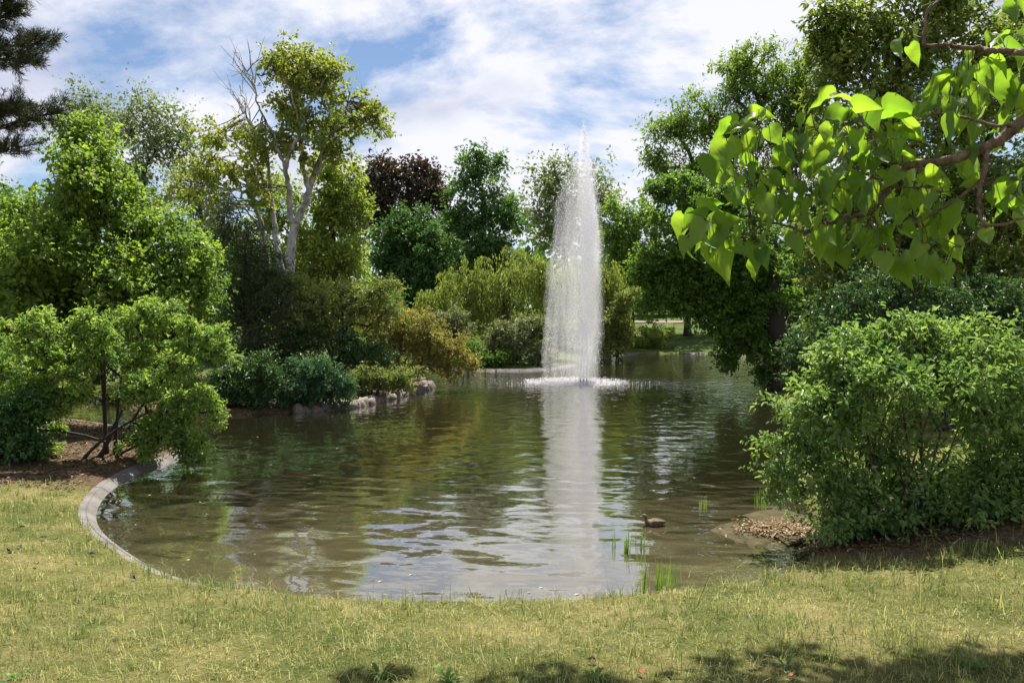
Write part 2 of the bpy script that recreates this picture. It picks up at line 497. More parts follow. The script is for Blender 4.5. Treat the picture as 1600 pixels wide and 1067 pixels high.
h1 = ring_noise(2.0, 22.0, 1.5, 0.0)          # long ripples travelling out from the fountain
h2 = ring_noise(7.0, 75.0, 1.5, 5.0)          # short ripples
h3 = flat_noise(1.3, 2.0, 3.0)
h4 = flat_noise(11.0, 2.0, 9.0)
near_f = ma('MULTIPLY_ADD', rr, -.03, 1.0)                       # chop is strongest by the fountain
near_f = ma('MAXIMUM', near_f, .30)
H = ma('ADD', ma('MULTIPLY', h1, .023), ma('MULTIPLY', ma('MULTIPLY', h2, .0065), near_f))
H = ma('ADD', H, ma('MULTIPLY', h3, .018))
H = ma('ADD', H, ma('MULTIPLY', ma('MULTIPLY', h4, .0030), near_f))
bp = t.nodes.new('ShaderNodeBump'); bp.inputs['Strength'].default_value = 1.0; bp.inputs['Distance'].default_value = 1.0
t.links.new(H, bp.inputs['Height'])
mur = t.nodes.new('ShaderNodeBsdfDiffuse')
nzw = flat_noise(.35, 3.0, 1.0)
rw = t.nodes.new('ShaderNodeValToRGB'); t.links.new(nzw, rw.inputs[0])
rw.color_ramp.elements[0].position = .35; rw.color_ramp.elements[0].color = (.096, .083, .044, 1)
rw.color_ramp.elements[1].position = .65; rw.color_ramp.elements[1].color = (.12, .102, .055, 1)
t.links.new(rw.outputs[0], mur.inputs['Color'])
clr = t.nodes.new('ShaderNodeBsdfTransparent'); clr.inputs['Color'].default_value = (.75, .66, .40, 1)
body = t.nodes.new('ShaderNodeMixShader'); body.inputs[0].default_value = .2
t.links.new(mur.outputs[0], body.inputs[1]); t.links.new(clr.outputs[0], body.inputs[2])
gl = t.nodes.new('ShaderNodeBsdfGlossy'); gl.inputs['Roughness'].default_value = .025
t.links.new(bp.outputs[0], gl.inputs['Normal'])
fr = t.nodes.new('ShaderNodeFresnel'); fr.inputs['IOR'].default_value = 1.33; t.links.new(bp.outputs[0], fr.inputs['Normal'])
wmx = t.nodes.new('ShaderNodeMixShader'); t.links.new(ma('MINIMUM', ma('MULTIPLY', fr.outputs[0], 3.4), .95), wmx.inputs[0])
t.links.new(body.outputs[0], wmx.inputs[1]); t.links.new(gl.outputs[0], wmx.inputs[2])
t.links.new(wmx.outputs[0], o.inputs['Surface'])
wx = np.linspace(-20, 22, 22); wy = np.linspace(5.5, 56, 26)
WX, WY = np.meshgrid(wx, wy)
ii = (np.arange(len(wy) - 1)[:, None] * len(wx) + np.arange(len(wx) - 1)[None]).ravel()
link('pond_water', make_mesh('pond_water', np.stack([WX.ravel(), WY.ravel(), np.zeros(WX.size)], -1),
     np.stack([ii, ii + 1, ii + len(wx) + 1, ii + len(wx)], -1), mw), kind='structure')


# ---------------------------------------------------------------- kerb round the pond, stone by stone
def resample(line, step, closed=True):
    Lc = np.concatenate([line, line[:1]]) if closed else line
    s = np.concatenate([[0], np.cumsum(np.linalg.norm(np.diff(Lc, axis=0), axis=1))])
    n = max(int(s[-1] / step), 2)
    q = np.linspace(0, s[-1], n + (0 if closed else 1), endpoint=not closed)
    return np.stack([np.interp(q, s, Lc[:, i]) for i in range(2)], -1)


def outward(line, closed=True):
    t_ = (np.roll(line, -1, 0) - np.roll(line, 1, 0)) if closed else np.gradient(line, axis=0)
    t_ = nrm(t_)
    n_ = np.stack([t_[:, 1], -t_[:, 0]], -1)
    return n_


kerb = link('kerb', None, kind='structure')
KL = resample(LAKE_S, .24)
for _ in range(4):
    KL = (np.roll(KL, 1, 0) + 2 * KL + np.roll(KL, -1, 0)) / 4
KN = outward(KL)
for _ in range(6):
    KN = nrm(np.roll(KN, 1, 0) + 2 * KN + np.roll(KN, -1, 0))
test = -sdf(KL + KN * .05, LAKE_S)
if np.mean(test > 0) < .5: KN = -KN
prof = np.array([(-.10, -.25), (-.06, .0), (.05, .085), (.062, .076), (.074, .09), (.15, .098), (.16, -.1)])   # (outward, height)
i = 0
seg = 4
while i < len(KL) - 1:
    j = min(i + seg, len(KL) - 1)
    c = KL[(i + j) // 2]
    natural = (-2.2 < c[0] < 5.6 and c[1] < 13.6)
    far_left = c[0] < -11 or (c[1] > 34.5 and c[0] < -3)
    if not natural and not far_left:
        idx = np.arange(i, j + 1)
        tt = nrm(np.gradient(KL[idx], axis=0))
        base = KL[idx].copy()
        base[0] += tt[0] * .004; base[-1] -= tt[-1] * .004
        dz = rng.normal(0, .003)
        V = np.concatenate([np.stack([base[:, 0] + KN[idx, 0] * p_[0], base[:, 1] + KN[idx, 1] * p_[0],
                                      np.full(len(idx), p_[1] + dz)], -1) for p_ in prof])
        m_, q_ = len(prof), len(idx)
        Fq = [(a * q_ + b, a * q_ + b + 1, (a + 1) * q_ + b + 1, (a + 1) * q_ + b) for a in range(m_ - 1) for b in range(q_ - 1)]
        Fe = [tuple(a * q_ for a in range(m_)), tuple(a * q_ + q_ - 1 for a in range(m_))[::-1]]
        cen = V.mean(0)
        me = make_mesh('kerb_stone', V - cen, [np.array(Fq), np.array(Fe)], M['concrete'])
        ob = link('kerb_stone', me, kerb); ob.location = cen
    i = j

# irregular stones along the islet's edge
def rock_mesh(name, sx, sy, sz, seed, mat):
    r = np.random.default_rng(seed)
    u = np.linspace(-1, 1, 4)
    pts = {}
    V, F = [], []
    def vid(p):
        k = tuple(np.round(p, 4))
        if k not in pts: pts[k] = len(V); V.append(np.array(p))
        return pts[k]
    for ax in range(3):
        for sg in (-1, 1):
            for a in range(3):
                for b in range(3):
                    quad = []
                    for (da, db) in ((0, 0), (1, 0), (1, 1), (0, 1)):
                        p = [0, 0, 0]; p[ax] = sg; p[(ax + 1) % 3] = u[a + da]; p[(ax + 2) % 3] = u[b + db]
                        quad.append(vid(p))
                    F.append(quad if sg > 0 else quad[::-1])
    V = np.array(V)
    V = V / (np.abs(V) ** 9).sum(1, keepdims=True) ** (1 / 9)
    V[:, :2] *= 1 - .14 * np.clip(V[:, 2:3], 0, 1)
    V = V + r.normal(0, .09, V.shape)
    return make_mesh(name, V * np.array([sx, sy, sz]), np.array(F), mat, smooth=True)


edge = link('islet_edge', None, kind='structure')
IL = resample(ISLE_S, .1)
IN = outward(IL)
if np.mean(sdf(IL + IN * .05, ISLE_S) > 0) > .5: IN = -IN
rocks = [rock_mesh('edge_stone', 1, 1, 1, s, M['stone']) for s in range(7)]
s = 0
k = 0
while k < len(IL):
    wd = rng.uniform(.09, .24)
    p_ = IL[min(k + int(wd * 10), len(IL) - 1)]
    if p_[1] < 29.5 and p_[0] > -6.2:
        ob = link('edge_stone', rocks[rng.integers(7)], edge)
        n_ = IN[min(k, len(IL) - 1)]
        hh = rng.uniform(.12, .19)
        ob.location = (p_[0] + n_[0] * rng.uniform(-.04, .06), p_[1] + n_[1] * rng.uniform(-.04, .06), hh - .12)
        ob.scale = (wd, rng.uniform(.14, .2), hh)
        ob.rotation_euler = (rng.normal(0, .1), rng.normal(0, .1), math.atan2(n_[1], n_[0]) + math.pi / 2 + rng.normal(0, .12))
    k += int(wd * 17)

# far path on top of the bank
pl = np.array([(-20, 66.5), (0, 66), (12, 66.5), (30, 64), (60, 56)])
ps = smooth_line(pl, 30)
pn = outward(ps, closed=False)
off = np.linspace(-.8, .8, 5)
V = np.concatenate([np.stack([ps[:, 0] + pn[:, 0] * q, ps[:, 1] + pn[:, 1] * q, ground_z(ps[:, 0] + pn[:, 0] * q, ps[:, 1] + pn[:, 1] * q) + .06], -1) for q in off])
nn = len(ps)
link('path', make_mesh('path', V, np.array([(a * nn + b, a * nn + b + 1, (a + 1) * nn + b + 1, (a + 1) * nn + b) for a in range(4) for b in range(nn - 1)]), M['path'], smooth=True), kind='structure')


# ---------------------------------------------------------------- foliage tools
def leaves(pos, dirs, nor, size, wid=.5, fold=.12, oval=False):
    """leaf blades: returns V, F and faces per leaf"""
    n = len(pos)
    d = nrm(dirs)
    s = nrm(np.cross(d, nor)); up = np.cross(s, d)
    L_ = np.asarray(size)[:, None]
    if not oval:
        b = pos; tip = pos + d * L_ - up * L_ * .12
        m_ = pos + d * L_ * .45
        r = m_ + s * L_ * wid * .5 + up * L_ * fold; l = m_ - s * L_ * wid * .5 + up * L_ * fold
        V = np.stack([b, r, tip, l], 1).reshape(-1, 3)
        o_ = np.arange(n)[:, None] * 4
        F = np.stack([o_ + np.array([0, 1, 2]), o_ + np.array([0, 2, 3])], 1).reshape(-1, 3)
        return V, F, 2
    b = pos; tip = pos + d * L_ - up * L_ * .18
    m1 = pos + d * L_ * .28; m2 = pos + d * L_ * .66 - up * L_ * .05
    r1_ = m1 + s * L_ * wid * .45 + up * L_ * fold; l1 = m1 - s * L_ * wid * .45 + up * L_ * fold
    r2_ = m2 + s * L_ * wid * .40 + up * L_ * fold; l2 = m2 - s * L_ * wid * .40 + up * L_ * fold
    V = np.stack([b, r1_, r2_, tip, l2, l1], 1).reshape(-1, 3)
    o_ = np.arange(n)[:, None] * 6
    F = np.stack([o_ + np.array([0, 1, 2, 3]), o_ + np.array([0, 3, 4, 5])], 1).reshape(-1, 4)
    return V, F, 2


def rdir(n):
    return nrm(rng.normal(size=(n, 3)))


def lobe_points(lobes, n, depth, shell=.55, rough=.16, sub=(.30, .52)):
    """cluster centres spread through the lobes. lobe: px, py, rx_px, ry_px[, depth offset m[, depth radius m]]"""
    w_ = np.array([l[2] * l[3] for l in lobes], float) ** .8
    cnt = np.maximum(3, (n * w_ / w_.sum()).astype(int))
    C, O = [], []
    for l, c in zip(lobes, cnt):
        d_ = depth + (l[4] if len(l) > 4 else 0)
        cen = P(l[0], l[1], d_)
        rx = l[2] / FPX * d_; rz = l[3] / FPX * d_
        ry = l[5] if len(l) > 5 else .8 * min(rx, rz) + .1 * max(rx, rz)
        R = np.array([rx, ry, rz])
        ns = int(np.clip(c / 5, 4, 16))
        sv = rdir(ns)
        sc_ = sv * (shell + (1 - shell) * rng.random(ns)[:, None] * .9) * (1 + rng.normal(0, rough, (ns, 1))) * .84
        far_ = rng.random(ns) < .14
        sc_[far_] *= 1.28
        sr = rng.uniform(sub[0], sub[1], ns) * np.where(far_, .55, 1)
        q_ = rng.integers(ns, size=c)
        v = rdir(c) * rng.random(c)[:, None] ** .45
        off_ = sc_[q_] + v * sr[q_][:, None]
        C.append(cen + off_ * R); O.append(nrm(nrm(off_) * .5 + nrm(v + 1e-6)))
    return np.concatenate(C), np.concatenate(O)


def skeleton(trunk, targets, bf=.35):
    """balanced spanning tree from the trunk line to every cluster"""
    n = len(targets)
    nodes = [p for p in trunk]
    par = [i_ - 1 for i_ in range(len(trunk))]
    pl_ = list(np.concatenate([[0], np.cumsum(np.linalg.norm(np.diff(trunk, axis=0), axis=1))]))
    k0 = max(1, len(trunk) // 3)
    best = np.full(n, 1e9); bi = np.zeros(n, int)
    for i_ in range(k0, len(trunk)):
        c = np.linalg.norm(targets - trunk[i_], axis=1) + bf * pl_[i_]
        m_ = c < best; best[m_] = c[m_]; bi[m_] = i_
    done = np.zeros(n, bool)
    idx = np.zeros(n, int)
    for _ in range(n):
        q = int(np.argmin(np.where(done, 1e9, best)))
        done[q] = True
        p_ = bi[q]
        nodes.append(targets[q]); par.append(p_)
        ln = pl_[p_] + np.linalg.norm(targets[q] - nodes[p_]); pl_.append(ln)
        me_ = len(nodes) - 1; idx[q] = me_
        c = np.linalg.norm(targets - targets[q], axis=1) + bf * ln
        m_ = (c < best) & ~done; best[m_] = c[m_]; bi[m_] = me_
    return np.array(nodes), np.array(par), idx


def branch_geo(nodes, par, nt_, trunk_r, r0=.008, sides=4):
    n = len(nodes)
    ar = np.zeros(n) + r0 ** 2.2
    for i_ in range(n - 1, 0, -1):
        if i_ >= nt_: ar[par[i_]] += ar[i_]
    r = np.minimum(ar ** (1 / 2.2), trunk_r * .55)
    ch = np.arange(nt_, n)
    A = nodes[par[ch]]; B = nodes[ch]
    ln = np.linalg.norm(B - A, axis=1, keepdims=True)
    j1 = A * .5 + B * .5 + rng.normal(0, .07, A.shape) * ln + np.array([0, 0, .06]) * ln
    rb = r[ch]; ra = np.minimum(rb * 1.25, np.maximum(r[par[ch]], rb))
    res = []
    for big, sd_ in ((rb > r0 * 2.5, 6), (rb <= r0 * 2.5, 3)):
        if not big.any(): continue
        V1, F1 = frusta(A[big], j1[big], ra[big], (ra[big] + rb[big]) / 2, sd_); V2, F2 = frusta(j1[big], B[big], (ra[big] + rb[big]) / 2, rb[big], sd_)
        res += [(V1, F1), (V2, F2)]
    return res


def cluster_leaves(C, O, nper, rc, size, wid=.5, flat=.6, droop=.25, upk=.9, outk=.6, oval=False, tvar=.5, svar=.33):
    """each clump is a handful of leafy shoots reaching out from its centre"""
    n = len(C)
    ntw = max(2, int(round(nper / 9)))
    ax = nrm(np.repeat(O, ntw, 0) * .75 + rdir(n * ntw) * np.array([1, 1, flat + .3]) + np.array([0, 0, .18]))
    ln = rc * rng.uniform(.7, 2.3, n * ntw)
    st = np.repeat(C, ntw, 0) + rng.normal(size=(n * ntw, 3)) * rc * .28
    num = np.maximum(2, rng.poisson(nper / ntw, n * ntw))
    ti = np.repeat(np.arange(n * ntw), num)
    m_ = len(ti)
    q = rng.random(m_) ** .8
    perp = rdir(m_); perp -= ax[ti] * np.sum(perp * ax[ti], 1, keepdims=True)
    sag = -droop * .35 * (q ** 2)[:, None] * ln[ti][:, None] * np.array([0, 0, 1.])
    pos = st[ti] + ax[ti] * (q * ln[ti])[:, None] + perp * (rc * .16) + sag
    d = nrm(perp) * .9 + ax[ti] * .7 + rdir(m_) * .35 + np.array([0, 0, -droop])
    nor = np.array([0, 0, 1.]) * upk * .8 + O[ti // ntw] * .3 + rdir(m_) * .85
    sz = size * np.clip(rng.normal(1, svar, m_), .4, 1.8) * (1.1 - .35 * q)
    tn = np.clip(rng.normal(.45, .25, n)[ti // ntw] * tvar * 1.4 + rng.normal(0, .16, n * ntw)[ti] + rng.random(m_) * (1 - tvar * .8) * .8, 0, 1)
    V, F, k = leaves(pos, d, nor, sz, wid, oval=oval)
    return V, F, np.repeat(tn, k)


def trunk_line(base, top, n=7, wob=.014):
    q = np.linspace(0, 1, n)[:, None]
    ln = np.linalg.norm(np.asarray(top) - base)
    p = base * (1 - q) + np.asarray(top) * q
    jit = rng.normal(0, wob * ln, (n, 3)) * np.array([1, 1, .2]); jit[0] = 0
    return p + jit


def tree(name, label, cat, depth, base_px, fork, lobes, ncl, nper, leaf, rc, mat, bark='bark', tr=.2, wid=.55, shell=.55,
         rough=.16, flat=.6, droop=.25, oval=False, group=None, stems=1, spread=.5, upk=1.15, r0=.008, tvar=.5, sub=(.30, .52)):
    """a tree or shrub: trunk (or several stems), branches to every clump, crown of leaf blades"""
    bx = (base_px - 800) / FPX * depth
    bz = float(ground_z(bx, depth)[0])
    base = np.array([bx, depth, bz - .05])
    T = thing(name, label, cat, (bx, depth, bz), group)
    C, O = lobe_points(lobes, ncl, depth, shell, rough, sub)
    rc = rc * .62
    low = ground_z(C[:, 0], C[:, 1]) + .1
    low = np.maximum(low, .12)
    C[:, 2] = np.maximum(C[:, 2], low + rng.random(len(C)) * .15)
    top = P(fork[0], fork[1], depth + (fork[2] if len(fork) > 2 else 0))
    tl = [trunk_line(base, top)]
    for s_ in range(stems - 1):
        a_ = rng.uniform(0, 2 * math.pi)
        b2 = base + np.array([math.cos(a_), math.sin(a_), 0]) * .12 * spread * 2
        t2 = C[rng.integers(len(C))] * .6 + top * .4
        q = np.linspace(0, 1, 6)[:, None]
        md = b2 + (t2 - b2) * np.array([.3, .3, .55])
        tl.append(b2 * (1 - q) ** 2 + md * 2 * q * (1 - q) + t2 * q ** 2)
    tp = []
    for t_ in tl:
        rr_ = tr * np.linspace(1.0, .45, len(t_)) * (1 if stems == 1 else rng.uniform(.7, 1.1)); rr_[0] *= 1.35
        ts = smooth_line(t_, 4)
        tp.append(tube(ts, np.interp(np.linspace(0, 1, len(ts)), np.linspace(0, 1, len(t_)), rr_), 8))
    for q in tp:
        V, F = merge([q])
        link('trunk' if stems == 1 else 'stem', make_mesh(name + '_trunk', V - np.array(T.location), F, M[bark], smooth=True), T)
    # assign clumps to nearest stem
    sid = np.argmin(np.stack([np.min(np.linalg.norm(C[:, None] - t_[None, -2:], axis=2), axis=1) for t_ in tl]), 0) if stems > 1 else np.zeros(len(C), int)
    bg = []
    for s_, t_ in enumerate(tl):
        sel = C[sid == s_]
        if len(sel) == 0: continue
        nodes, par, _ = skeleton(t_, sel)
        bg += branch_geo(nodes, par, len(t_), tr, r0)
    V, F = merge(bg)
    link('branches', make_mesh(name + '_branches', V - np.array(T.location), F, M[bark], smooth=True), T, 'stuff')
    V, F, tn = cluster_leaves(C, O, nper, rc, leaf, wid, flat, droop, upk, oval=oval, tvar=tvar)
    cr_ = link('crown', make_mesh(name + '_crown', V - np.array(T.location), F, M[mat], tint=tn), T, 'stuff')
    return T, C


# ---------------------------------------------------------------- trees and shrubs, back to front
tree('dark_tree', 'broad purple-leaved beech behind the round dark green maple', 'tree', 60, 640, (635, 300),
     [(600, 285, 42, 45), (650, 275, 42, 42), (680, 305, 26, 35), (575, 320, 35, 45), (640, 340, 60, 40)], 260, 52, .34, 1.1, 'beech', 'bark_dark', .45, shell=.4, rough=.2)
tree('pale_tree', 'tall pale grey-green tree partly veiled by the fountain spray', 'tree', 64, 880, (880, 330),
     [(850, 290, 28, 32), (880, 300, 40, 45), (930, 290, 22, 25), (860, 350, 45, 40), (905, 350, 50, 45), (950, 330, 25, 30)], 260, 40, .32, 1.8, 'pale', 'bark_dark', .4, shell=.4, rough=.2)
tree('tall_tree', 'tall dark green oval tree left of the fountain', 'tree', 54, 752, (752, 300),
     [(745, 285, 40, 40), (775, 330, 38, 45), (725, 335, 32, 50), (755, 380, 55, 55), (760, 430, 55, 40)], 330, 60, .28, .95, 'dark2', 'bark_dark', .4, shell=.45, rough=.2)
tree('olive_tree', 'dark olive tree right of the fountain, behind the willow strands', 'tree', 56, 985, (985, 370),
     [(965, 350, 30, 35), (1000, 345, 28, 35), (985, 400, 45, 45), (960, 440, 40, 35), (1010, 450, 40, 40)], 280, 52, .28, .95, 'ash', 'bark_dark', .35, shell=.4, rough=.2)
tree('round_tree', 'round dense dark green maple below the purple beech', 'tree', 46, 648, (648, 420),
     [(650, 360, 45, 36), (620, 390, 35, 40), (680, 395, 30, 40), (648, 430, 56, 48), (640, 470, 48, 34)], 320, 68, .24, .8, 'dark', 'bark_dark', .35, shell=.6, rough=.1)
tree('far_tree', 'thin pale tree at the top left with a bare dark trunk', 'tree', 42, 222, (228, 260),
     [(230, 175, 34, 25), (200, 200, 30, 30), (265, 205, 32, 30), (240, 240, 45, 35), (205, 270, 30, 30), (285, 235, 22, 22), (225, 320, 45, 30)], 230, 34, .21, 1.2, 'pale', 'bark_dark', .2, shell=.15, rough=.2, sub=(.4, .7))
tree('far_tree', 'pale feathery treetop showing above the bright green maple', 'tree', 44, 140, (140, 200),
     [(135, 165, 30, 20), (160, 180, 25, 22), (120, 190, 30, 25), (145, 220, 45, 35)], 130, 32, .21, 1.2, 'pale', 'bark_dark', .2, shell=.15, rough=.2, sub=(.4, .7))
tree('far_tree', 'low pale tree in the gap left of the white-barked tree', 'tree', 40, 310, (308, 300),
     [(300, 285, 30, 22), (330, 265, 22, 25), (290, 320, 28, 28), (320, 350, 38, 40), (350, 390, 40, 40)], 150, 36, .2, 1.0, 'pale', 'bark_dark', .18, shell=.15, rough=.2, sub=(.4, .7))
# willow helper
def willow(label, depth, base_px, fork, domes, nst, length, mat):
    bx = (base_px - 800) / FPX * depth
    bz = float(ground_z(bx, depth)[0])
    T = thing('willow', label, 'willow', (bx, depth, bz), 'weeping willows on the far bank')
    loc = np.array(T.location)
    base = np.array([bx, depth, bz - .05]); top = P(*fork[:2], depth)
    tl = trunk_line(base, top)
    V, F = merge([tube(smooth_line(tl, 4), np.linspace(.38, .16, 25), 8)])
    link('trunk', make_mesh('willow_trunk', V - loc, F, M['bark'], smooth=True), T)
    C, O = lobe_points(domes, nst, depth, .72, .08)
    nodes, par, _ = skeleton(tl, C[::4])
    V, F = merge(branch_geo(nodes, par, len(tl), .3, .009))
    link('branches', make_mesh('willow_branches', V - loc, F, M['bark'], smooth=True), T, 'stuff')
    PS, DS, TN = [], [], []
    for c, o_ in zip(C, O):
        ln = length * rng.uniform(.4, 1.15)
        gz = float(ground_z(c[0], c[1])[0])
        ln = min(ln, max(.5, c[2] - max(gz, 0) - .2))
        k_n = int(ln * 17)
        q = np.linspace(0, 1, k_n)[:, None]
        outv = np.array([o_[0], o_[1], 0])
        p = c + outv * (.5 * q ** .6) + np.array([0, 0, 1]) * (.25 * np.sin(q * 3) * (1 - q) - ln * q ** 1.3)
        p = p + rng.normal(0, .05, p.shape)
        PS.append(p); DS.append(np.tile([0, 0, -1.], (k_n, 1)) * .9 + rng.normal(0, .33, (k_n, 3)) + outv * .15)
        TN.append(np.full(k_n, rng.uniform(.1, .9)))
    p = np.concatenate(PS); d = np.concatenate(DS); tn = np.clip(np.concatenate(TN) + rng.normal(0, .15, len(p)), 0, 1)
    V, F, k = leaves(p, d, rdir(len(p)) + np.array([0, -.3, .4]), .21 * rng.uniform(.7, 1.3, len(p)), .3)
    link('crown', make_mesh('willow_crown', V - loc, F, M[mat], tint=np.repeat(tn, k)), T, 'stuff')


willow('broad weeping willow hanging over the bank left of the fountain', 42, 790, (790, 430),
       [(780, 415, 70, 32), (840, 420, 60, 35), (720, 445, 45, 28), (675, 470, 28, 22), (880, 440, 40, 35), (770, 455, 60, 30), (750, 480, 50, 22)], 900, 1.7, 'willow')
willow('slim weeping willow curtain just right of the fountain', 44, 948, (948, 430),
       [(945, 420, 22, 28), (958, 445, 22, 28), (950, 470, 24, 25)], 200, 2.6, 'willow')

# shrubs at the foot of the willow
tree('shrub', 'grey-green spreading shrub on the bank just left of the fountain foot', 'shrub', 37.6, 800, (800, 530),
     [(815, 510, 42, 22), (790, 525, 38, 24), (830, 540, 35, 26), (780, 552, 40, 22), (845, 560, 25, 20)], 240, 42, .15, .42, 'grey', 'bark_dark', .09, shell=.45, stems=3, flat=.35)
tree('shrub', 'pale feathery shrub between the willow and the golden bush', 'shrub', 38.5, 705, (708, 520),
     [(700, 500, 30, 16), (725, 520, 30, 22), (690, 520, 30, 20), (735, 545, 24, 24)], 170, 42, .15, .42, 'grey', 'bark_dark', .08, shell=.45, stems=3, flat=.35)
tree('shrub', 'fresh green low shrub at the waterline under the pale feathery shrub', 'shrub', 36.8, 755, (755, 550),
     [(745, 555, 26, 22), (775, 560, 24, 18), (720, 570, 20, 14)], 120, 42, .14, .36, 'maple2', 'bark_dark', .05, shell=.5, stems=3)
tree('shrub', 'leafy shrub hanging over the water right of the fountain', 'shrub', 42, 965, (965, 520),
     [(962, 500, 20, 24), (970, 525, 20, 22), (955, 540, 22, 18), (985, 470, 20, 18)], 150, 42, .16, .4, 'olive', 'bark_dark', .06, shell=.5, stems=3)
tree('shrub', 'rounded sunlit bush on the far grassy bank', 'shrub', 53, 1010, (1012, 530),
     [(1010, 530, 28, 14), (1035, 520, 18, 12), (990, 540, 16, 9)], 110, 40, .15, .42, 'yellowgreen', 'bark_dark', .05, shell=.6, stems=3)
for k_h, (pxh, lab) in enumerate([(1050, 'dark clipped hedge bush behind the far path, nearest the fountain'), (1130, 'dark clipped hedge bush behind the far path, in the middle'), (1215, 'dark clipped hedge bush behind the far path, farthest right')]):
    tree('hedge_bush', lab, 'hedge', 72, pxh, (pxh, 475), [(pxh - 20, 472, 34, 20), (pxh + 22, 470, 34, 22), (pxh, 455, 34, 18)], 110, 44, .26, .8, 'dark', 'bark_dark', .07, shell=.5, stems=3, group='hedge bushes behind the far path')
tree('shrub', 'dark low hedge shrub beside the far path', 'shrub', 70, 975, (975, 470),
     [(960, 470, 24, 16), (1000, 475, 26, 14), (940, 465, 20, 16)], 120, 40, .22, .6, 'dark2', 'bark_dark', .07, shell=.6, stems=3)

# ---- the islet
tree('yellow_tree', 'yellow-green tree right behind the white-barked tree', 'tree', 33, 520, (520, 350),
     [(520, 290, 45, 50), (555, 345, 38, 45), (500, 350, 40, 50), (545, 400, 48, 40), (480, 400, 40, 40), (520, 430, 60, 35), (440, 330, 40, 50)], 420, 56, .17, .6, 'yellowgreen', 'bark_dark', .22, shell=.4, rough=.2)

# white-barked tree, limbs drawn one by one
PD = 27.0
bx = (450 - 800) / FPX * PD; bz = float(ground_z(bx, PD)[0])
T = thing('plane_tree', 'tall white-barked tree with bare dead twigs on its left side', 'tree', (bx, PD, bz))
loc = np.array(T.location)
limbs = [  # (points px, py, depth offset), start radius, end radius
    ([(447, 545, 0), (450, 480, 0), (453, 418, 0), (455, 385, 0), (460, 350, .1)], .36, .27),
    ([(460, 350, .1), (474, 325, .2), (482, 300, .3), (490, 275, .5), (503, 240, .6), (502, 215, .8), (505, 195, .9), (520, 180, 1.1), (545, 165, 1.3), (570, 160, 1.5), (595, 165, 1.7)], .25, .03),
    ([(482, 300, .3), (474, 262, .2), (470, 225, .1), (465, 185, 0), (462, 150, -.1), (468, 115, -.2), (480, 85, -.2)], .17, .03),
    ([(460, 350, .1), (453, 330, 0), (452, 300, -.2), (447, 265, -.4), (455, 235, -.5), (470, 205, -.4), (480, 170, -.5), (497, 140, -.6), (515, 115, -.6)], .22, .03),
    ([(447, 265, -.4), (436, 240, -.6), (430, 215, -.7), (415, 190, -.8), (402, 160, -.9), (398, 135, -1.), (385, 112, -1.1)], .12, .02),
    ([(470, 205, -.4), (462, 170, -.6), (450, 135, -.7), (432, 115, -.8), (410, 118, -.9)], .08, .02),
    ([(446, 500, .3), (440, 420, .4), (432, 380, .5), (428, 340, .6), (424, 310, .7), (415, 285, .9), (398, 255, 1.), (378, 235, 1.2), (355, 215, 1.3), (330, 205, 1.5)], .24, .025),
    ([(424, 310, .7), (421, 280, .6), (418, 245, .5), (412, 222, .4), (395, 200, .3), (380, 178, .2)], .14, .02),
    ([(442, 520, .6), (425, 440, .9), (415, 395, 1.), (408, 350, 1.1), (398, 320, 1.1), (388, 290, 1.2), (378, 262, 1.3), (362, 255, 1.4), (335, 250, 1.5)], .22, .03),
    ([(408, 360, 1.1), (390, 335, 1.2), (372, 315, 1.3), (355, 295, 1.5), (335, 283, 1.6), (310, 280, 1.8)], .10, .02),
    ([(490, 275, .5), (500, 262, .2), (502, 240, 0), (508, 215, -.3), (525, 200, -.5), (540, 170, -.6), (552, 150, -.7)], .11, .02),
    ([(450, 340, 0), (462, 310, -.3), (447, 290, -.6), (430, 300, -.8)], .05, .02),
]
tp = []
allp = []
for pts, ra, rb in limbs:
    q = np.array(pts, float)
    w3 = P(q[:, 0], q[:, 1], PD + q[:, 2])
    s3 = smooth_line(w3, 5)
    s3[1:] += rng.normal(0, .02, s3[1:].shape)
    tp.append(tube(s3, np.linspace(ra, rb, len(s3)) * .55, 9))
    allp.append(s3[len(s3) // 3:])
tp[0][0][:9] += nrm(tp[0][0][:9] - P(447, 545, PD)) * .1
V, F = merge(tp[:1]); link('trunk', make_mesh('plane_trunk', V - loc, F, M['bark_white'], smooth=True), T)
for q in tp[1:]:
    V, F = merge([q]); link('limb', make_mesh('plane_limb', V - loc, F, M['bark_white'], smooth=True), T)
allp = np.concatenate(allp)
lob = [(440, 92, 45, 26), (480, 95, 40, 30), (505, 125, 34, 32), (475, 145, 40, 35), (530, 110, 18, 16), (545, 185, 35, 26), (575, 180, 28, 28), (590, 195, 18, 22),
       (510, 200, 36, 32), (470, 190, 36, 26), (430, 165, 26, 22), (525, 235, 30, 25), (400, 225, 32, 22), (430, 215, 30, 22), (345, 212, 32, 20), (385, 245, 26, 20), (320, 262, 30, 24),
       (300, 290, 22, 20), (365, 275, 22, 18), (455, 240, 25, 25), (350, 320, 25, 25), (400, 300, 26, 28)]
C, O = lobe_points(lob, 400, PD, .15, .2)
C[:, 1] += rng.normal(0, .5, len(C))
d_ = np.linalg.norm(C[:, None] - allp[None], axis=2); near = allp[np.argsort(d_, 1)[np.arange(len(C)), rng.integers(0, 9, len(C))]]
mid = near * .5 + C * .5 + rng.normal(0, .12, C.shape)
dead = []      # bare twigs on the left
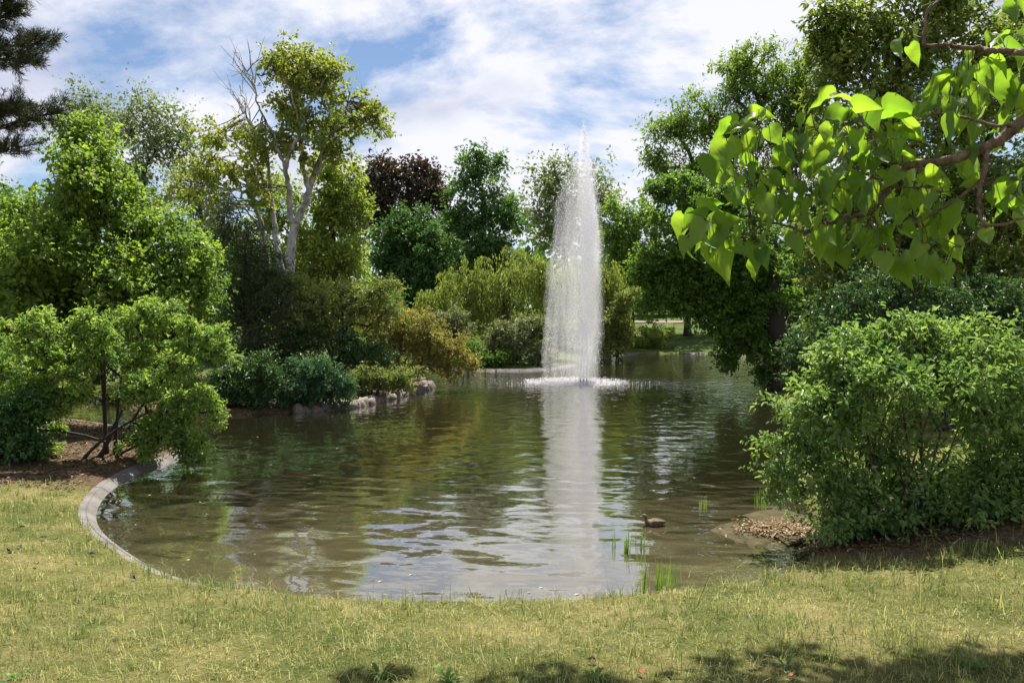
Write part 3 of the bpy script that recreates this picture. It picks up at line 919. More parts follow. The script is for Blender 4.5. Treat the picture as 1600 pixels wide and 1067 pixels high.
for (a, b_) in [((398, 135), (362, 88)), ((398, 140), (372, 95)), ((395, 125), (390, 78)), ((402, 150), (358, 92)), ((385, 112), (365, 78)), ((398, 130), (405, 85)), ((392, 118), (376, 110)),
                ((395, 200), (365, 140)), ((390, 195), (372, 150)), ((380, 178), (358, 130)), ((392, 200), (385, 140)), ((398, 205), (362, 165)), ((385, 185), (378, 135)), ((400, 215), (370, 190))]:
    p0 = P(*a, PD - .5); p1 = P(*b_, PD - .5 + rng.normal(0, .4))
    q = np.linspace(0, 1, 6)[:, None]
    ln_ = p0 * (1 - q) + p1 * q + rng.normal(0, .06, (6, 3)) * q
    dead.append(tube(ln_, np.linspace(.028, .008, 6), 5))
    for _ in range(4):
        f_ = rng.uniform(.3, .9); s0 = p0 * (1 - f_) + p1 * f_
        s1 = s0 + (p1 - p0) * rng.uniform(.2, .45) + rng.normal(0, .22, 3)
        dead.append(tube(np.stack([s0, (s0 + s1) / 2 + rng.normal(0, .03, 3), s1]), [.012, .009, .006], 4))
V, F = merge(dead); link('dead_twigs', make_mesh('plane_dead', V - loc, F, M['bark_white'], smooth=True), T, 'stuff')
V1, F1 = frusta(near, mid, np.full(len(C), .022), np.full(len(C), .016), 4); V2, F2 = frusta(mid, C, np.full(len(C), .016), np.full(len(C), .008), 4)
V, F = merge([(V1, F1), (V2, F2)]); link('branches', make_mesh('plane_twigs', V - loc, F, M['bark'], smooth=True), T, 'stuff')
V, F, tn = cluster_leaves(C, O, 46, .30, .14, .75, .7, .3, .6, tvar=.6)
link('crown', make_mesh('plane_crown', V - loc, F, M['plane'], tint=tn), T, 'stuff')

tree('yew', 'very dark upright yew on the left half of the islet', 'conifer', 23.5, 385, (385, 480),
     [(385, 390, 38, 50), (370, 440, 34, 60), (410, 450, 45, 60), (385, 520, 48, 60), (420, 560, 40, 60), (370, 590, 40, 40), (355, 350, 22, 40)], 420, 62, .10, .42, 'yew', 'bark_dark', .22, wid=.35, shell=.5, rough=.12)
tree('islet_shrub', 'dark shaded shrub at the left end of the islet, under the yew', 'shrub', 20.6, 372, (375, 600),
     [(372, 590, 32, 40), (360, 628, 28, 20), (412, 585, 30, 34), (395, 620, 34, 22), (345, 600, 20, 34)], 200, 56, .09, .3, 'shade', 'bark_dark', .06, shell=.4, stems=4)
tree('islet_shrub', 'olive green spreading shrub in the middle of the islet', 'shrub', 24.8, 535, (530, 510),
     [(520, 470, 55, 30), (560, 475, 45, 30), (490, 500, 45, 30), (540, 510, 55, 30), (590, 490, 38, 28), (470, 455, 40, 25), (600, 455, 22, 18), (448, 452, 34, 26, -.5), (452, 500, 40, 34, -.5)], 440, 50, .09, .36, 'olive', 'bark_dark', .09, shell=.45, stems=4, flat=.45, rough=.18)
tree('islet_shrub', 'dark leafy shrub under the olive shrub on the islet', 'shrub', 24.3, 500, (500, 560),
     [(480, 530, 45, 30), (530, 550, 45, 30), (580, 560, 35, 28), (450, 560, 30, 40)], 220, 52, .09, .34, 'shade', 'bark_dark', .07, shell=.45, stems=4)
tree('golden_bush', 'golden brown feathery bush leaning over the tip of the islet', 'shrub', 26.4, 620, (635, 560),
     [(640, 500, 50, 26), (680, 525, 45, 26), (610, 530, 45, 30), (700, 555, 32, 22), (650, 560, 55, 26), (600, 570, 40, 25), (700, 580, 26, 10), (590, 500, 35, 25), (722, 562, 24, 16), (735, 578, 16, 8), (680, 545, 40, 24)], 480, 54, .085, .34, 'gold', 'bark', .07, shell=.45, stems=5, flat=.4, rough=.16, droop=.4)
tree('islet_shrub', 'blue-green shrub with drooping leaves at the left waterline of the islet', 'shrub', 20.9, 480, (480, 600),
     [(470, 595, 42, 26), (510, 600, 34, 26), (440, 615, 36, 26), (480, 625, 52, 18), (530, 610, 26, 22), (500, 575, 35, 18)], 240, 46, .11, .3, 'sumac', 'bark_dark', .05, wid=.4, shell=.5, stems=4, flat=.3, droop=.5)
tree('islet_shrub', 'low mid-green shrub beside the pale stones of the islet', 'shrub', 23.2, 580, (580, 595),
     [(570, 590, 32, 18), (600, 595, 32, 16), (555, 605, 22, 14), (630, 590, 24, 16)], 170, 46, .085, .26, 'olive', 'bark_dark', .04, shell=.5, stems=4)

# ---- left bank
tree('maple', 'large bright green maple on the left bank behind the multi-stemmed shrub', 'tree', 17.5, 60, (120, 420),
     [(130, 240, 50, 45), (180, 285, 55, 50), (110, 310, 55, 55), (230, 340, 55, 50), (160, 370, 75, 60), (280, 400, 50, 50), (80, 400, 60, 60), (210, 440, 75, 55),
      (300, 470, 45, 50), (120, 480, 75, 50), (40, 470, 45, 60), (250, 520, 70, 45), (60, 340, 40, 50), (30, 560, 50, 50), (315, 440, 25, 30), (140, 205, 32, 24), (0, 380, 50, 80), (-40, 500, 60, 80), (80, 400, 60, 60, -1.4), (180, 450, 70, 60, -1.2), (10, 470, 60, 60, -1.8), (250, 460, 55, 50, -1), (-60, 420, 60, 80, -1.5), (120, 290, 45, 60, -.8)],
     1150, 60, .105, .46, 'maple', 'bark_dark', .24, wid=.75, shell=.3, rough=.2, flat=.45, sub=(.36, .62), droop=.35)
# pine at the left edge
bx = (-170 - 800) / FPX * 14.5; bz = float(ground_z(bx, 14.5)[0])
T = thing('pine', 'dark pine reaching in from the left edge at the top', 'pine', (bx, 14.5, bz)); loc = np.array(T.location)
tl = smooth_line(np.array([[bx, 14.5, bz - .05], [bx + .1, 14.5, 4], [bx - .1, 14.6, 8], [bx + .05, 14.5, 12]]), 6)
V, F = merge([tube(tl, np.linspace(.28, .1, len(tl)), 9)]); link('trunk', make_mesh('pine_trunk', V - loc, F, M['bark'], smooth=True), T)
br = []; tufts = []; tdir = []
boughs = [((-170, 120), (-60, 95), (0, 75), (45, 70), (72, 68), 0), ((-170, 60), (-60, 45), (-10, 30), (8, 25), (18, 18), .2), ((-170, 150), (-70, 110), (-10, 95), (25, 95), (40, 100), -.2),
          ((-170, 240), (-60, 220), (0, 200), (45, 185), (88, 178), 0), ((-170, 290), (-80, 270), (-40, 250), (-10, 240), (25, 232), -.4),
          ((-170, 200), (-80, 190), (-20, 180), (15, 175), (35, 170), .6), ((-170, 20), (-80, 10), (-20, 0), (5, -8), (20, -20), 0),
          ((-170, 230), (-90, 215), (-40, 190), (-10, 180), (10, 172), -.6)]
for bo in boughs:
    q = np.array(bo[:5], float); w3 = smooth_line(P(q[:, 0], q[:, 1], 14.2 + bo[5]), 8)
    br.append(tube(w3, np.linspace(.06, .012, len(w3)), 5))
    for f_ in np.linspace(.35, 1, 13):
        c = w3[int(f_ * (len(w3) - 1))]
        ax = nrm(w3[-1] - w3[0])
        for _ in range(5):
            sd = nrm(rng.normal(0, 1, 3) * np.array([1, 1, .7])) * rng.uniform(.05, .42) + ax * rng.uniform(0, .25) + np.array([0, 0, .04])
            br.append(tube(np.stack([c, c + sd * .6, c + sd]), [.009, .007, .005], 4))
            for g in (.6, .8, 1.0):
                tufts.append(c + sd * g); tdir.append(nrm(sd))
V, F = merge(br); link('branches', make_mesh('pine_branches', V - loc, F, M['bark_dark'], smooth=True), T, 'stuff')
tufts = np.array(tufts); tdir = np.array(tdir)
ci = np.repeat(np.arange(len(tufts)), 17)
d = tdir[ci] * .8 + rdir(len(ci)) * .8 + np.array([0, 0, .15])
V, F, k = leaves(tufts[ci] + rng.normal(0, .02, (len(ci), 3)), d, rdir(len(ci)), rng.uniform(.09, .16, len(ci)), .07, .0)
link('needles', make_mesh('pine_needles', V - loc, F, M['needle'], tint=np.repeat(rng.random(len(ci)), k)), T, 'stuff')

tree('multi_stem_shrub', 'multi-stemmed shrub with yellow-green tips on the left kerb', 'shrub', 13.2, 150, (190, 640),
     [(205, 500, 40, 26, .4), (250, 490, 35, 26, .2), (110, 540, 50, 35), (60, 560, 45, 40, -.5), (165, 545, 45, 32, -.4), (300, 520, 35, 24), (330, 545, 24, 26), (290, 570, 45, 30, -.3),
      (240, 570, 45, 40, .3), (100, 600, 45, 35, -.5), (30, 620, 40, 40, -.4), (260, 630, 45, 32, -.2), (320, 620, 26, 26), (315, 690, 34, 22, -.4), (265, 690, 36, 22, -.3), (225, 660, 28, 22), (285, 655, 36, 24), (235, 715, 22, 16, -.4),
      (10, 560, 40, 50), (50, 685, 45, 26, -.2), (215, 690, 32, 22, -.2), (60, 520, 60, 30, -.8), (140, 510, 60, 26, -.8), (210, 610, 40, 30, -.6), (70, 640, 40, 26, -.5), (290, 715, 26, 16, -.4), (340, 655, 20, 22, -.2), (350, 520, 10, 10), (352, 563, 10, 8), (-30, 610, 50, 60)],
     950, 60, .07, .17, 'shrubL', 'bark_dark', .04, wid=.55, shell=.62, rough=.2, flat=.2, stems=7, spread=1.2, tvar=.75, upk=1.5, sub=(.22, .38))
tree('dark_bush', 'dark glossy bush at the left edge behind the shaded ground', 'shrub', 12.4, 20, (20, 670),
     [(20, 660, 40, 35), (30, 700, 34, 28), (-20, 690, 40, 40), (40, 640, 26, 26)], 130, 60, .085, .24, 'dark', 'bark_dark', .04, shell=.5, stems=4)
tree('shrub', 'pale green bush seen through the gap behind the multi-stemmed shrub', 'shrub', 23, 170, (170, 640),
     [(160, 640, 50, 22), (90, 630, 50, 26), (230, 635, 50, 24), (20, 630, 50, 30), (300, 625, 50, 26)], 200, 44, .12, .36, 'olive', 'bark_dark', .05, shell=.5, stems=4)

# ---- right bank
tree('ash', 'tall airy ash with loose foliage against the sky, right of the fountain', 'tree', 31, 1225, (1200, 300),
     [(1190, 95, 50, 24), (1150, 140, 50, 34), (1215, 150, 50, 40), (1110, 180, 45, 34), (1070, 215, 40, 34), (1160, 210, 60, 45), (1040, 265, 40, 30), (1110, 260, 55, 40), (1220, 240, 50, 60), (1170, 300, 60, 50), (1080, 310, 50, 30), (1020, 250, 20, 18), (1250, 190, 30, 60), (1255, 120, 36, 44), (1285, 190, 40, 50), (1275, 80, 26, 24), (1140, 105, 26, 18), (1050, 195, 26, 22)],
     860, 50, .16, .55, 'ash', 'bark_dark', .4, wid=.38, shell=.2, rough=.2, flat=.5, droop=.35, r0=.012, sub=(.4, .7))
tree('hanging_maple', 'green maple with branches hanging low over the water on the right bank', 'tree', 25.5, 1222, (1200, 400),
     [(1060, 350, 45, 40), (1110, 370, 60, 50), (1040, 400, 40, 35), (1170, 400, 60, 55), (1080, 440, 55, 36), (1030, 455, 34, 28), (1130, 460, 55, 34), (1190, 470, 45, 40), (1160, 500, 35, 26), (1110, 485, 34, 18), (1150, 535, 22, 18), (1125, 560, 10, 12), (1142, 568, 8, 10), (1190, 540, 22, 26), (1200, 575, 20, 20), (1050, 300, 45, 30), (1120, 310, 60, 40), (1045, 430, 50, 40), (1085, 470, 45, 24), (1015, 420, 30, 26), (1140, 505, 40, 26), (1175, 520, 36, 30)],
     1050, 60, .125, .42, 'maple2', 'bark_dark', .45, wid=.7, shell=.4, rough=.2, flat=.4, droop=.4)
tree('dark_locust', 'huge dark locust tree filling the right edge behind the heart-shaped leaves', 'tree', 20, 1440, (1420, 300),
     [(1420, 60, 70, 40), (1350, 40, 60, 40), (1330, 100, 50, 40), (1500, 60, 80, 60), (1400, 140, 80, 60), (1300, 30, 26, 20), (1300, 120, 40, 50), (1290, 70, 26, 30), (1500, 180, 90, 70), (1330, 200, 60, 60), (1590, 120, 70, 90), (1420, 260, 90, 70),
      (1550, 300, 90, 80), (1320, 310, 70, 70), (1450, 380, 100, 60), (1300, 420, 60, 70), (1570, 430, 90, 70), (1400, 470, 90, 50), (1290, 520, 50, 50), (1500, 530, 100, 50), (1650, 300, 80, 150), (1620, 20, 60, 60), (1440, 0, 80, 40)],
     1150, 54, .17, .5, 'locust', 'bark_dark', .35, wid=.45, shell=.2, rough=.18, flat=.5, droop=.35, sub=(.4, .65))
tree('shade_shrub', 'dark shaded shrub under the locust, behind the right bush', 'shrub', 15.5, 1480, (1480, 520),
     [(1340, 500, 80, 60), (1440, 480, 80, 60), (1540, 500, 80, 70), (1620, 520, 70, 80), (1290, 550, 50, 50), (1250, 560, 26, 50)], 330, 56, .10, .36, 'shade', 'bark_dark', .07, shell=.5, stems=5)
tree('right_bush', 'large round sunlit bush on the right lawn beside the water', 'shrub', 8.6, 1400, (1400, 720),
     [(1400, 560, 80, 50), (1320, 590, 60, 48), (1490, 560, 70, 50), (1560, 600, 60, 55), (1270, 650, 50, 45), (1360, 640, 80, 60), (1470, 640, 90, 60), (1580, 690, 60, 70), (1280, 740, 50, 50), (1360, 730, 80, 60),
      (1470, 740, 90, 60), (1240, 700, 26, 30), (1560, 770, 60, 50), (1330, 800, 70, 40), (1440, 810, 80, 40), (1540, 825, 70, 26), (1390, 525, 24, 20), (1300, 555, 24, 22), (1440, 525, 22, 20), (1520, 525, 20, 22), (1225, 755, 20, 18), (1640, 650, 60, 100), (1640, 780, 60, 60), (1300, 838, 60, 26, -.3), (1400, 848, 70, 22, -.4), (1500, 846, 70, 22, -.4), (1600, 840, 60, 24, -.3), (1385, 512, 14, 24), (1415, 505, 12, 26), (1440, 520, 14, 20), (1335, 535, 14, 22), (1500, 522, 14, 22), (1545, 532, 12, 22), (1300, 565, 14, 18), (1262, 600, 16, 16), (1205, 748, 20, 9), (1202, 700, 18, 8), (1230, 640, 14, 14), (1580, 545, 12, 20), (1390, 535, 30, 30), (1400, 600, 90, 40, -.5), (1500, 600, 80, 40, -.5), (1310, 640, 60, 40, -.4)],
     1120, 40, .070, .26, 'bush', 'bark', .02, wid=.5, shell=.55, rough=.12, flat=.6, stems=22, spread=1.6, sub=(.36, .62), oval=True, r0=.0035, tvar=.6)

# ---- trees standing behind the banks
tree('backing_tree', 'dark leafy tree behind the bright maple at the left edge', 'tree', 28, 40, (60, 480),
     [(60, 420, 90, 60), (160, 460, 80, 60), (260, 480, 70, 60), (330, 500, 50, 60), (-40, 420, 90, 80), (100, 560, 110, 60), (250, 570, 100, 50), (-80, 540, 100, 80), (20, 330, 60, 60)], 420, 56, .2, .75, 'dark2', 'bark_dark', .3, shell=.3, sub=(.4, .65))
tree('backing_tree', 'dark tree mass behind the islet yew, left of the white trunk', 'tree', 38, 400, (400, 400),
     [(380, 400, 50, 60), (440, 430, 50, 50), (350, 450, 50, 60), (420, 500, 80, 50), (340, 530, 60, 50), (520, 500, 60, 50), (600, 500, 50, 40)], 300, 56, .22, .8, 'dark2', 'bark_dark', .3, shell=.3, sub=(.4, .65))
tree('backing_tree', 'dark tree behind the locust on the right, closing the gap to the lawn', 'tree', 28, 1400, (1400, 380),
     [(1300, 330, 70, 90), (1400, 300, 90, 100), (1520, 300, 100, 110), (1640, 320, 90, 120), (1300, 450, 80, 70), (1420, 460, 100, 70), (1560, 470, 110, 70), (1300, 540, 80, 40), (1450, 550, 100, 40), (1600, 550, 100, 40), (1750, 400, 80, 150)], 520, 56, .21, .8, 'dark', 'bark_dark', .35, shell=.3, sub=(.4, .65))
tree('backing_tree', 'dark undergrowth tree behind the hanging maple on the far right bank', 'tree', 40, 1200, (1200, 430),
     [(1170, 400, 60, 60), (1240, 420, 60, 70), (1210, 480, 60, 40), (1270, 500, 50, 50)], 200, 56, .24, .8, 'dark', 'bark_dark', .3, shell=.3, sub=(.4, .65))
tree('bank_tree', 'broad shady tree on the far grassy bank beside the path', 'tree', 57.5, 1075, (1075, 450),
     [(1040, 420, 60, 45), (1100, 410, 60, 50), (1160, 430, 60, 50), (1075, 450, 70, 30), (1000, 450, 40, 28), (1130, 465, 60, 22), (985, 420, 40, 40), (955, 440, 32, 30), (1020, 440, 40, 40)], 430, 54, .27, 1.2, 'dark2', 'bark_dark', .3, shell=.3, sub=(.4, .65))
tree('bank_tree', 'dark tree across the far path, right of the fountain', 'tree', 74, 985, (985, 440),
     [(960, 430, 45, 40), (1010, 440, 50, 36), (1070, 450, 50, 30), (930, 440, 40, 40)], 230, 52, .3, 1.3, 'dark', 'bark_dark', .3, shell=.3, sub=(.4, .65))
tree('backing_tree', 'dark shrubby tree filling the space under the willow branches', 'tree', 48, 800, (800, 480),
     [(700, 470, 60, 40), (780, 470, 70, 40), (860, 470, 60, 50), (930, 460, 40, 50), (740, 520, 80, 30), (850, 520, 70, 30)], 260, 52, .24, .8, 'dark2', 'bark_dark', .2, shell=.3, sub=(.4, .65))

# ---- wood closing the view behind everything
n_ = 1500
a_ = rng.uniform(-1.0, 1.0, n_)
rad_ = rng.uniform(82, 100, n_)
C = np.stack([np.sin(a_) * rad_, np.cos(a_) * rad_, 3 + rng.random(n_) ** 1.3 * (8.5 + 2.5 * np.sin(a_ * 23) + 2 * np.sin(a_ * 51 + 1))], -1)
O = nrm(C * np.array([-1, -1, 0]) * .01 + np.array([0, 0, .6]))
V, F, tn = cluster_leaves(C, O, 17, 2.0, 1.0, .7, .7)
fw = link('distant_wood', make_mesh('distant_wood', V, F, M['dark2'], tint=tn), None, 'stuff')
tag(fw, 'distant dark wood closing the view behind the park trees', 'wood')


# ---------------------------------------------------------------- fountain
T = thing('fountain', 'tall white fountain jet with spray drifting left over the pond', 'fountain', (FX, FY, 0)); loc = np.array(T.location)
m_sp, t, o = new_mat('water_spray')
df = t.nodes.new('ShaderNodeBsdfDiffuse'); df.inputs['Color'].default_value = (.93, .92, .95, 1)
tr_ = t.nodes.new('ShaderNodeBsdfTranslucent'); tr_.inputs['Color'].default_value = (.93, .92, .95, 1)
mx_ = t.nodes.new('ShaderNodeMixShader'); mx_.inputs[0].default_value = .62
t.links.new(df.outputs[0], mx_.inputs[1]); t.links.new(tr_.outputs[0], mx_.inputs[2]); t.links.new(mx_.outputs[0], o.inputs['Surface'])
TET = np.array([(1, 1, 1), (1, -1, -1), (-1, 1, -1), (-1, -1, 1)], float) / math.sqrt(3)


def droplets(p, r, stretch=1.0):
    n = len(p)
    q = rng.normal(size=(n, 4)); q /= np.linalg.norm(q, axis=1, keepdims=True)
    w_, x_, y_, z_ = q.T
    R = np.stack([1 - 2 * (y_ * y_ + z_ * z_), 2 * (x_ * y_ - z_ * w_), 2 * (x_ * z_ + y_ * w_), 2 * (x_ * y_ + z_ * w_), 1 - 2 * (x_ * x_ + z_ * z_), 2 * (y_ * z_ - x_ * w_),
                  2 * (x_ * z_ - y_ * w_), 2 * (y_ * z_ + x_ * w_), 1 - 2 * (x_ * x_ + y_ * y_)], -1).reshape(n, 3, 3)
    v = np.einsum('nij,kj->nki', R, TET) * r[:, None, None]
    v[..., 2] *= stretch
    V = (p[:, None] + v).reshape(-1, 3)
    F = (np.arange(n)[:, None, None] * 4 + np.array([(0, 1, 2), (0, 3, 1), (0, 2, 3), (1, 3, 2)])).reshape(-1, 3)
    return V, F


PROF = np.array([(190, 909.5, 911), (205, 907, 914), (225, 901, 917), (250, 893, 923), (280, 881, 931), (320, 869, 936), (400, 857, 939), (500, 850, 939), (594, 847, 938)], float)
KP = FY / FPX
ND = 70000
nst_ = 420                                     # falling strands
su = np.where(rng.random(nst_) < .6, rng.normal(.78, .11, nst_), rng.beta(1.1, 1.0, nst_)).clip(0, 1)
sy = rng.normal(0, .45, nst_)
si = rng.integers(nst_, size=ND)
free = rng.random(ND) < .45
row = 190 + 404 * rng.beta(1.25, .95, ND)
u = np.where(free, np.where(rng.random(ND) < .5, rng.normal(.74, .14, ND), rng.random(ND)), su[si] + rng.normal(0, .018, ND))
u = u.clip(-.03, 1.03)
row = np.where(free, row, 200 + 394 * (np.sin(si * 12.9898) * 43758.5453 % 1 * .55 + rng.random(ND) ** 1.2 * .55).clip(0, 1))
le = np.interp(row, PROF[:, 0], PROF[:, 1]); ri = np.interp(row, PROF[:, 0], PROF[:, 2])
p = np.stack([(le + (ri - le) * u - 912) * KP, np.where(free, rng.normal(0, .42, ND), sy[si] + rng.normal(0, .03, ND)) * (ri - le) * KP * .5, (597 - row) * KP], -1)
p[:, :2] += rng.normal(0, .03, (ND, 2))
p = p[p[:, 2] > .02]
r = rng.gamma(2.2, .0014, len(p)) + .0015
V, F = droplets(p, r, 2.6)
link('spray', make_mesh('spray', V, F, m_sp), T, 'stuff')


# fine mist between the drops: nested closed volumes of even density
def mist(name, prof_, density):
    """prof_: photo rows (py, px left, px right)"""
    m_v, t_, o_ = new_mat(name)
    vs = t_.nodes.new('ShaderNodeVolumePrincipled')
    vs.inputs['Color'].default_value = (.95, .935, .97, 1); vs.inputs['Density'].default_value = density; vs.inputs['Anisotropy'].default_value = .35
    t_.links.new(vs.outputs[0], o_.inputs['Volume'])
    q_ = np.array(prof_, float)
    yy = np.linspace(q_[0, 0], q_[-1, 0], 34)
    le = np.interp(yy, q_[:, 0], q_[:, 1]); ri = np.interp(yy, q_[:, 0], q_[:, 2])
    k_ = FY / FPX
    zc2 = (597 - yy) * k_; xc = ((le + ri) / 2 - 912) * k_; hw = (ri - le) / 2 * k_
    sides = 18
    an_ = np.arange(sides) / sides * 2 * math.pi
    wob_ = 1 + .12 * np.sin(an_[None] * 3 + zc2[:, None] * 1.9 + len(name)) + .10 * np.sin(an_[None] * 5 - zc2[:, None] * 3.1 + 1) + rng.normal(0, .02, (34, sides))
    X_ = xc[:, None] + hw[:, None] * np.cos(an_) * wob_; Y_ = hw[:, None] * .85 * np.sin(an_) * wob_
    V_ = np.stack([X_, Y_, np.repeat(zc2[:, None], sides, 1)], -1).reshape(-1, 3)
    i_ = np.arange(33)[:, None] * sides; j_ = np.arange(sides)[None]; k2 = (j_ + 1) % sides
    F4_ = np.stack([i_ + j_, i_ + sides + j_, i_ + sides + k2, i_ + k2], -1).reshape(-1, 4)
    V_ = np.concatenate([V_, [[xc[0], 0, zc2[0] + .02], [xc[-1], 0, zc2[-1] - .005]]])
    e_ = len(V_) - 2
    jj = np.arange(sides); kk = (jj + 1) % sides
    F3_ = np.concatenate([np.stack([np.full(sides, e_), jj, kk], -1), np.stack([np.full(sides, e_ + 1), kk + 33 * sides, jj + 33 * sides], -1)])
    link('mist', make_mesh(name, V_, [F4_, F3_], m_v, smooth=True), T, 'stuff')


mist('mist_outer', [(200, 908, 913), (225, 901, 917), (250, 893, 923), (280, 881, 931), (320, 869, 936), (400, 857, 939), (500, 850, 939), (593, 852, 937)], .13)
mist('mist_middle', [(215, 906, 914), (240, 901, 918), (270, 895, 924), (320, 888, 932), (420, 878, 936), (520, 880, 934), (593, 890, 928)], .20)
mist('mist_core', [(196, 909, 912), (222, 904, 916), (260, 901, 921), (320, 902, 931), (400, 905, 936), (480, 906, 934), (560, 906, 927), (590, 908, 919)], 1.05)
for k in range(9):                                   # ropes of falling water inside the plume
    u_ = (.08, .2, .33, .45, .56, .66, .78, .88, .95)[k]
    top_ = rng.uniform(270, 380); wk = rng.uniform(3, 6)
    rows_ = np.linspace(top_, 593, 6)
    le_ = np.interp(rows_, PROF[:, 0], PROF[:, 1]); ri_ = np.interp(rows_, PROF[:, 0], PROF[:, 2])
    cx_ = le_ + (ri_ - le_) * u_ + rng.normal(0, 1.5, 6)
    ww = wk * np.array([.15, .7, 1, 1.1, 1, .8])
    mist('mist_rope', [(r_, c_ - w_, c_ + w_) for r_, c_, w_ in zip(rows_, cx_, ww)], .58)
sc.cycles.volume_bounces = 2
# splash where the water falls back
ns = 4200
rad_ = rng.random(ns) ** .7 * 1.85
an = rng.random(ns) * 2 * math.pi
p = np.stack([np.cos(an) * rad_ * 1.1 - .35, np.sin(an) * rad_ * .9, np.abs(rng.normal(0, .045, ns)) + .005], -1)
V, F = droplets(p, rng.gamma(2.5, .0036, ns) + .003)
link('splash', make_mesh('splash', V, F, m_sp), T, 'stuff')
ns = 1300
an = rng.random(ns) * 2 * math.pi; rad_ = 1.4 + rng.exponential(.5, ns)
p = np.stack([np.cos(an) * rad_ - .4, np.sin(an) * rad_, np.abs(rng.normal(0, .015, ns)) + .002], -1)
V, F = droplets(p, rng.gamma(2.5, .0030, ns) + .003)
link('droplets', make_mesh('droplets', V, F, m_sp), T, 'stuff')
m_jet, t, o = new_mat('jet_water')
jd = t.nodes.new('ShaderNodeBsdfDiffuse'); jd.inputs['Color'].default_value = (.9, .9, .93, 1)
jt = t.nodes.new('ShaderNodeBsdfTranslucent'); jt.inputs['Color'].default_value = (.9, .9, .93, 1)
jm = t.nodes.new('ShaderNodeMixShader'); jm.inputs[0].default_value = .6
t.links.new(jd.outputs[0], jm.inputs[1]); t.links.new(jt.outputs[0], jm.inputs[2]); t.links.new(jm.outputs[0], o.inputs['Surface'])
for k in range(3):
    xo = (k - 1) * .13
    n_ = 26
    zz = np.linspace(0.12, 2.6, n_)
    pts = np.stack([xo * (1 - zz / 6) + .02 * zz + rng.normal(0, .006, n_), np.full(n_, .05 * (k % 2)) + rng.normal(0, .006, n_), zz], -1)
    V, F = merge([tube(pts, np.linspace(.028, .012, n_) * rng.uniform(.7, 1.3, n_), 7)])
    link('jet', make_mesh('jet', V, F, m_jet, smooth=True), T)
    pts = np.array([[xo, .05 * (k % 2), -.3], [xo, .05 * (k % 2), .02], [xo, .05 * (k % 2), .07], [xo, .05 * (k % 2), .12]])
    V, F = merge([tube(pts, [.045, .045, .035, .026], 10)])
    link('nozzle', make_mesh('nozzle', V, F, M['nozzle'], smooth=True), T)

# ---------------------------------------------------------------- catalpa in the near right corner
m_cat, t, o = new_mat('catalpa_leaf')
tcn = t.nodes.new('ShaderNodeTexCoord')
sp = t.nodes.new('ShaderNodeSeparateXYZ'); t.links.new(tcn.outputs['Object'], sp.inputs[0])
ax_ = ma('ABSOLUTE', sp.outputs[0])
rib = ma('LESS_THAN', ax_, .010)
side = ma('FRACT', ma('MULTIPLY', ma('SUBTRACT', sp.outputs[1], ma('MULTIPLY', ax_, .75)), 6.5))
side = ma('LESS_THAN', side, .07)
vein = ma('MAXIMUM', rib, side)
oi = t.nodes.new('ShaderNodeObjectInfo')
nzl = t.nodes.new('ShaderNodeTexNoise'); nzl.inputs['Scale'].default_value = 5; nzl.inputs['Detail'].default_value = 4; t.links.new(tcn.outputs['Object'], nzl.inputs['Vector'])
rp = t.nodes.new('ShaderNodeValToRGB'); t.links.new(ma('MULTIPLY_ADD', oi.outputs['Random'], .55, ma('MULTIPLY', nzl.outputs['Fac'], .45)), rp.inputs[0])
rp.color_ramp.elements[0].position = .1; rp.color_ramp.elements[0].color = (.030, .072, .010, 1)
rp.color_ramp.elements[1].position = .9; rp.color_ramp.elements[1].color = (.085, .14, .015, 1)
vm_ = t.nodes.new('ShaderNodeMix'); vm_.data_type = 'RGBA'; t.links.new(ma('MULTIPLY', vein, .45), vm_.inputs[0])
t.links.new(rp.outputs[0], vm_.inputs[6]); vm_.inputs[7].default_value = (.16, .20, .06, 1)
pr = t.nodes.new('ShaderNodeBsdfPrincipled'); t.links.new(vm_.outputs[2], pr.inputs['Base Color']); pr.inputs['Roughness'].default_value = .42; pr.inputs['Specular IOR Level'].default_value = .5
bpv = t.nodes.new('ShaderNodeBump'); bpv.inputs['Strength'].default_value = .35; bpv.inputs['Distance'].default_value = .01
t.links.new(ma('ADD', vein, nzl.outputs['Fac']), bpv.inputs['Height']); t.links.new(bpv.outputs[0], pr.inputs['Normal'])
tr_ = t.nodes.new('ShaderNodeBsdfTranslucent')
rp2 = t.nodes.new('ShaderNodeValToRGB'); t.links.new(oi.outputs['Random'], rp2.inputs[0])
rp2.color_ramp.elements[0].color = (.20, .40, .02, 1); rp2.color_ramp.elements[1].color = (.40, .60, .035, 1)
vt = t.nodes.new('ShaderNodeMix'); vt.data_type = 'RGBA'; t.links.new(ma('MULTIPLY', vein, .5), vt.inputs[0])
t.links.new(rp2.outputs[0], vt.inputs[6]); vt.inputs[7].default_value = (.2, .32, .015, 1)
t.links.new(vt.outputs[2], tr_.inputs['Color'])
mx_ = t.nodes.new('ShaderNodeMixShader'); mx_.inputs[0].default_value = .58
t.links.new(pr.outputs[0], mx_.inputs[1]); t.links.new(tr_.outputs[0], mx_.inputs[2]); t.links.new(mx_.outputs[0], o.inputs['Surface'])

HO = np.array([(.0, .0), (.13, -.09), (.26, -.07), (.355, .04), (.385, .20), (.345, .40), (.24, .61), (.10, .82), (0, 1.06)])


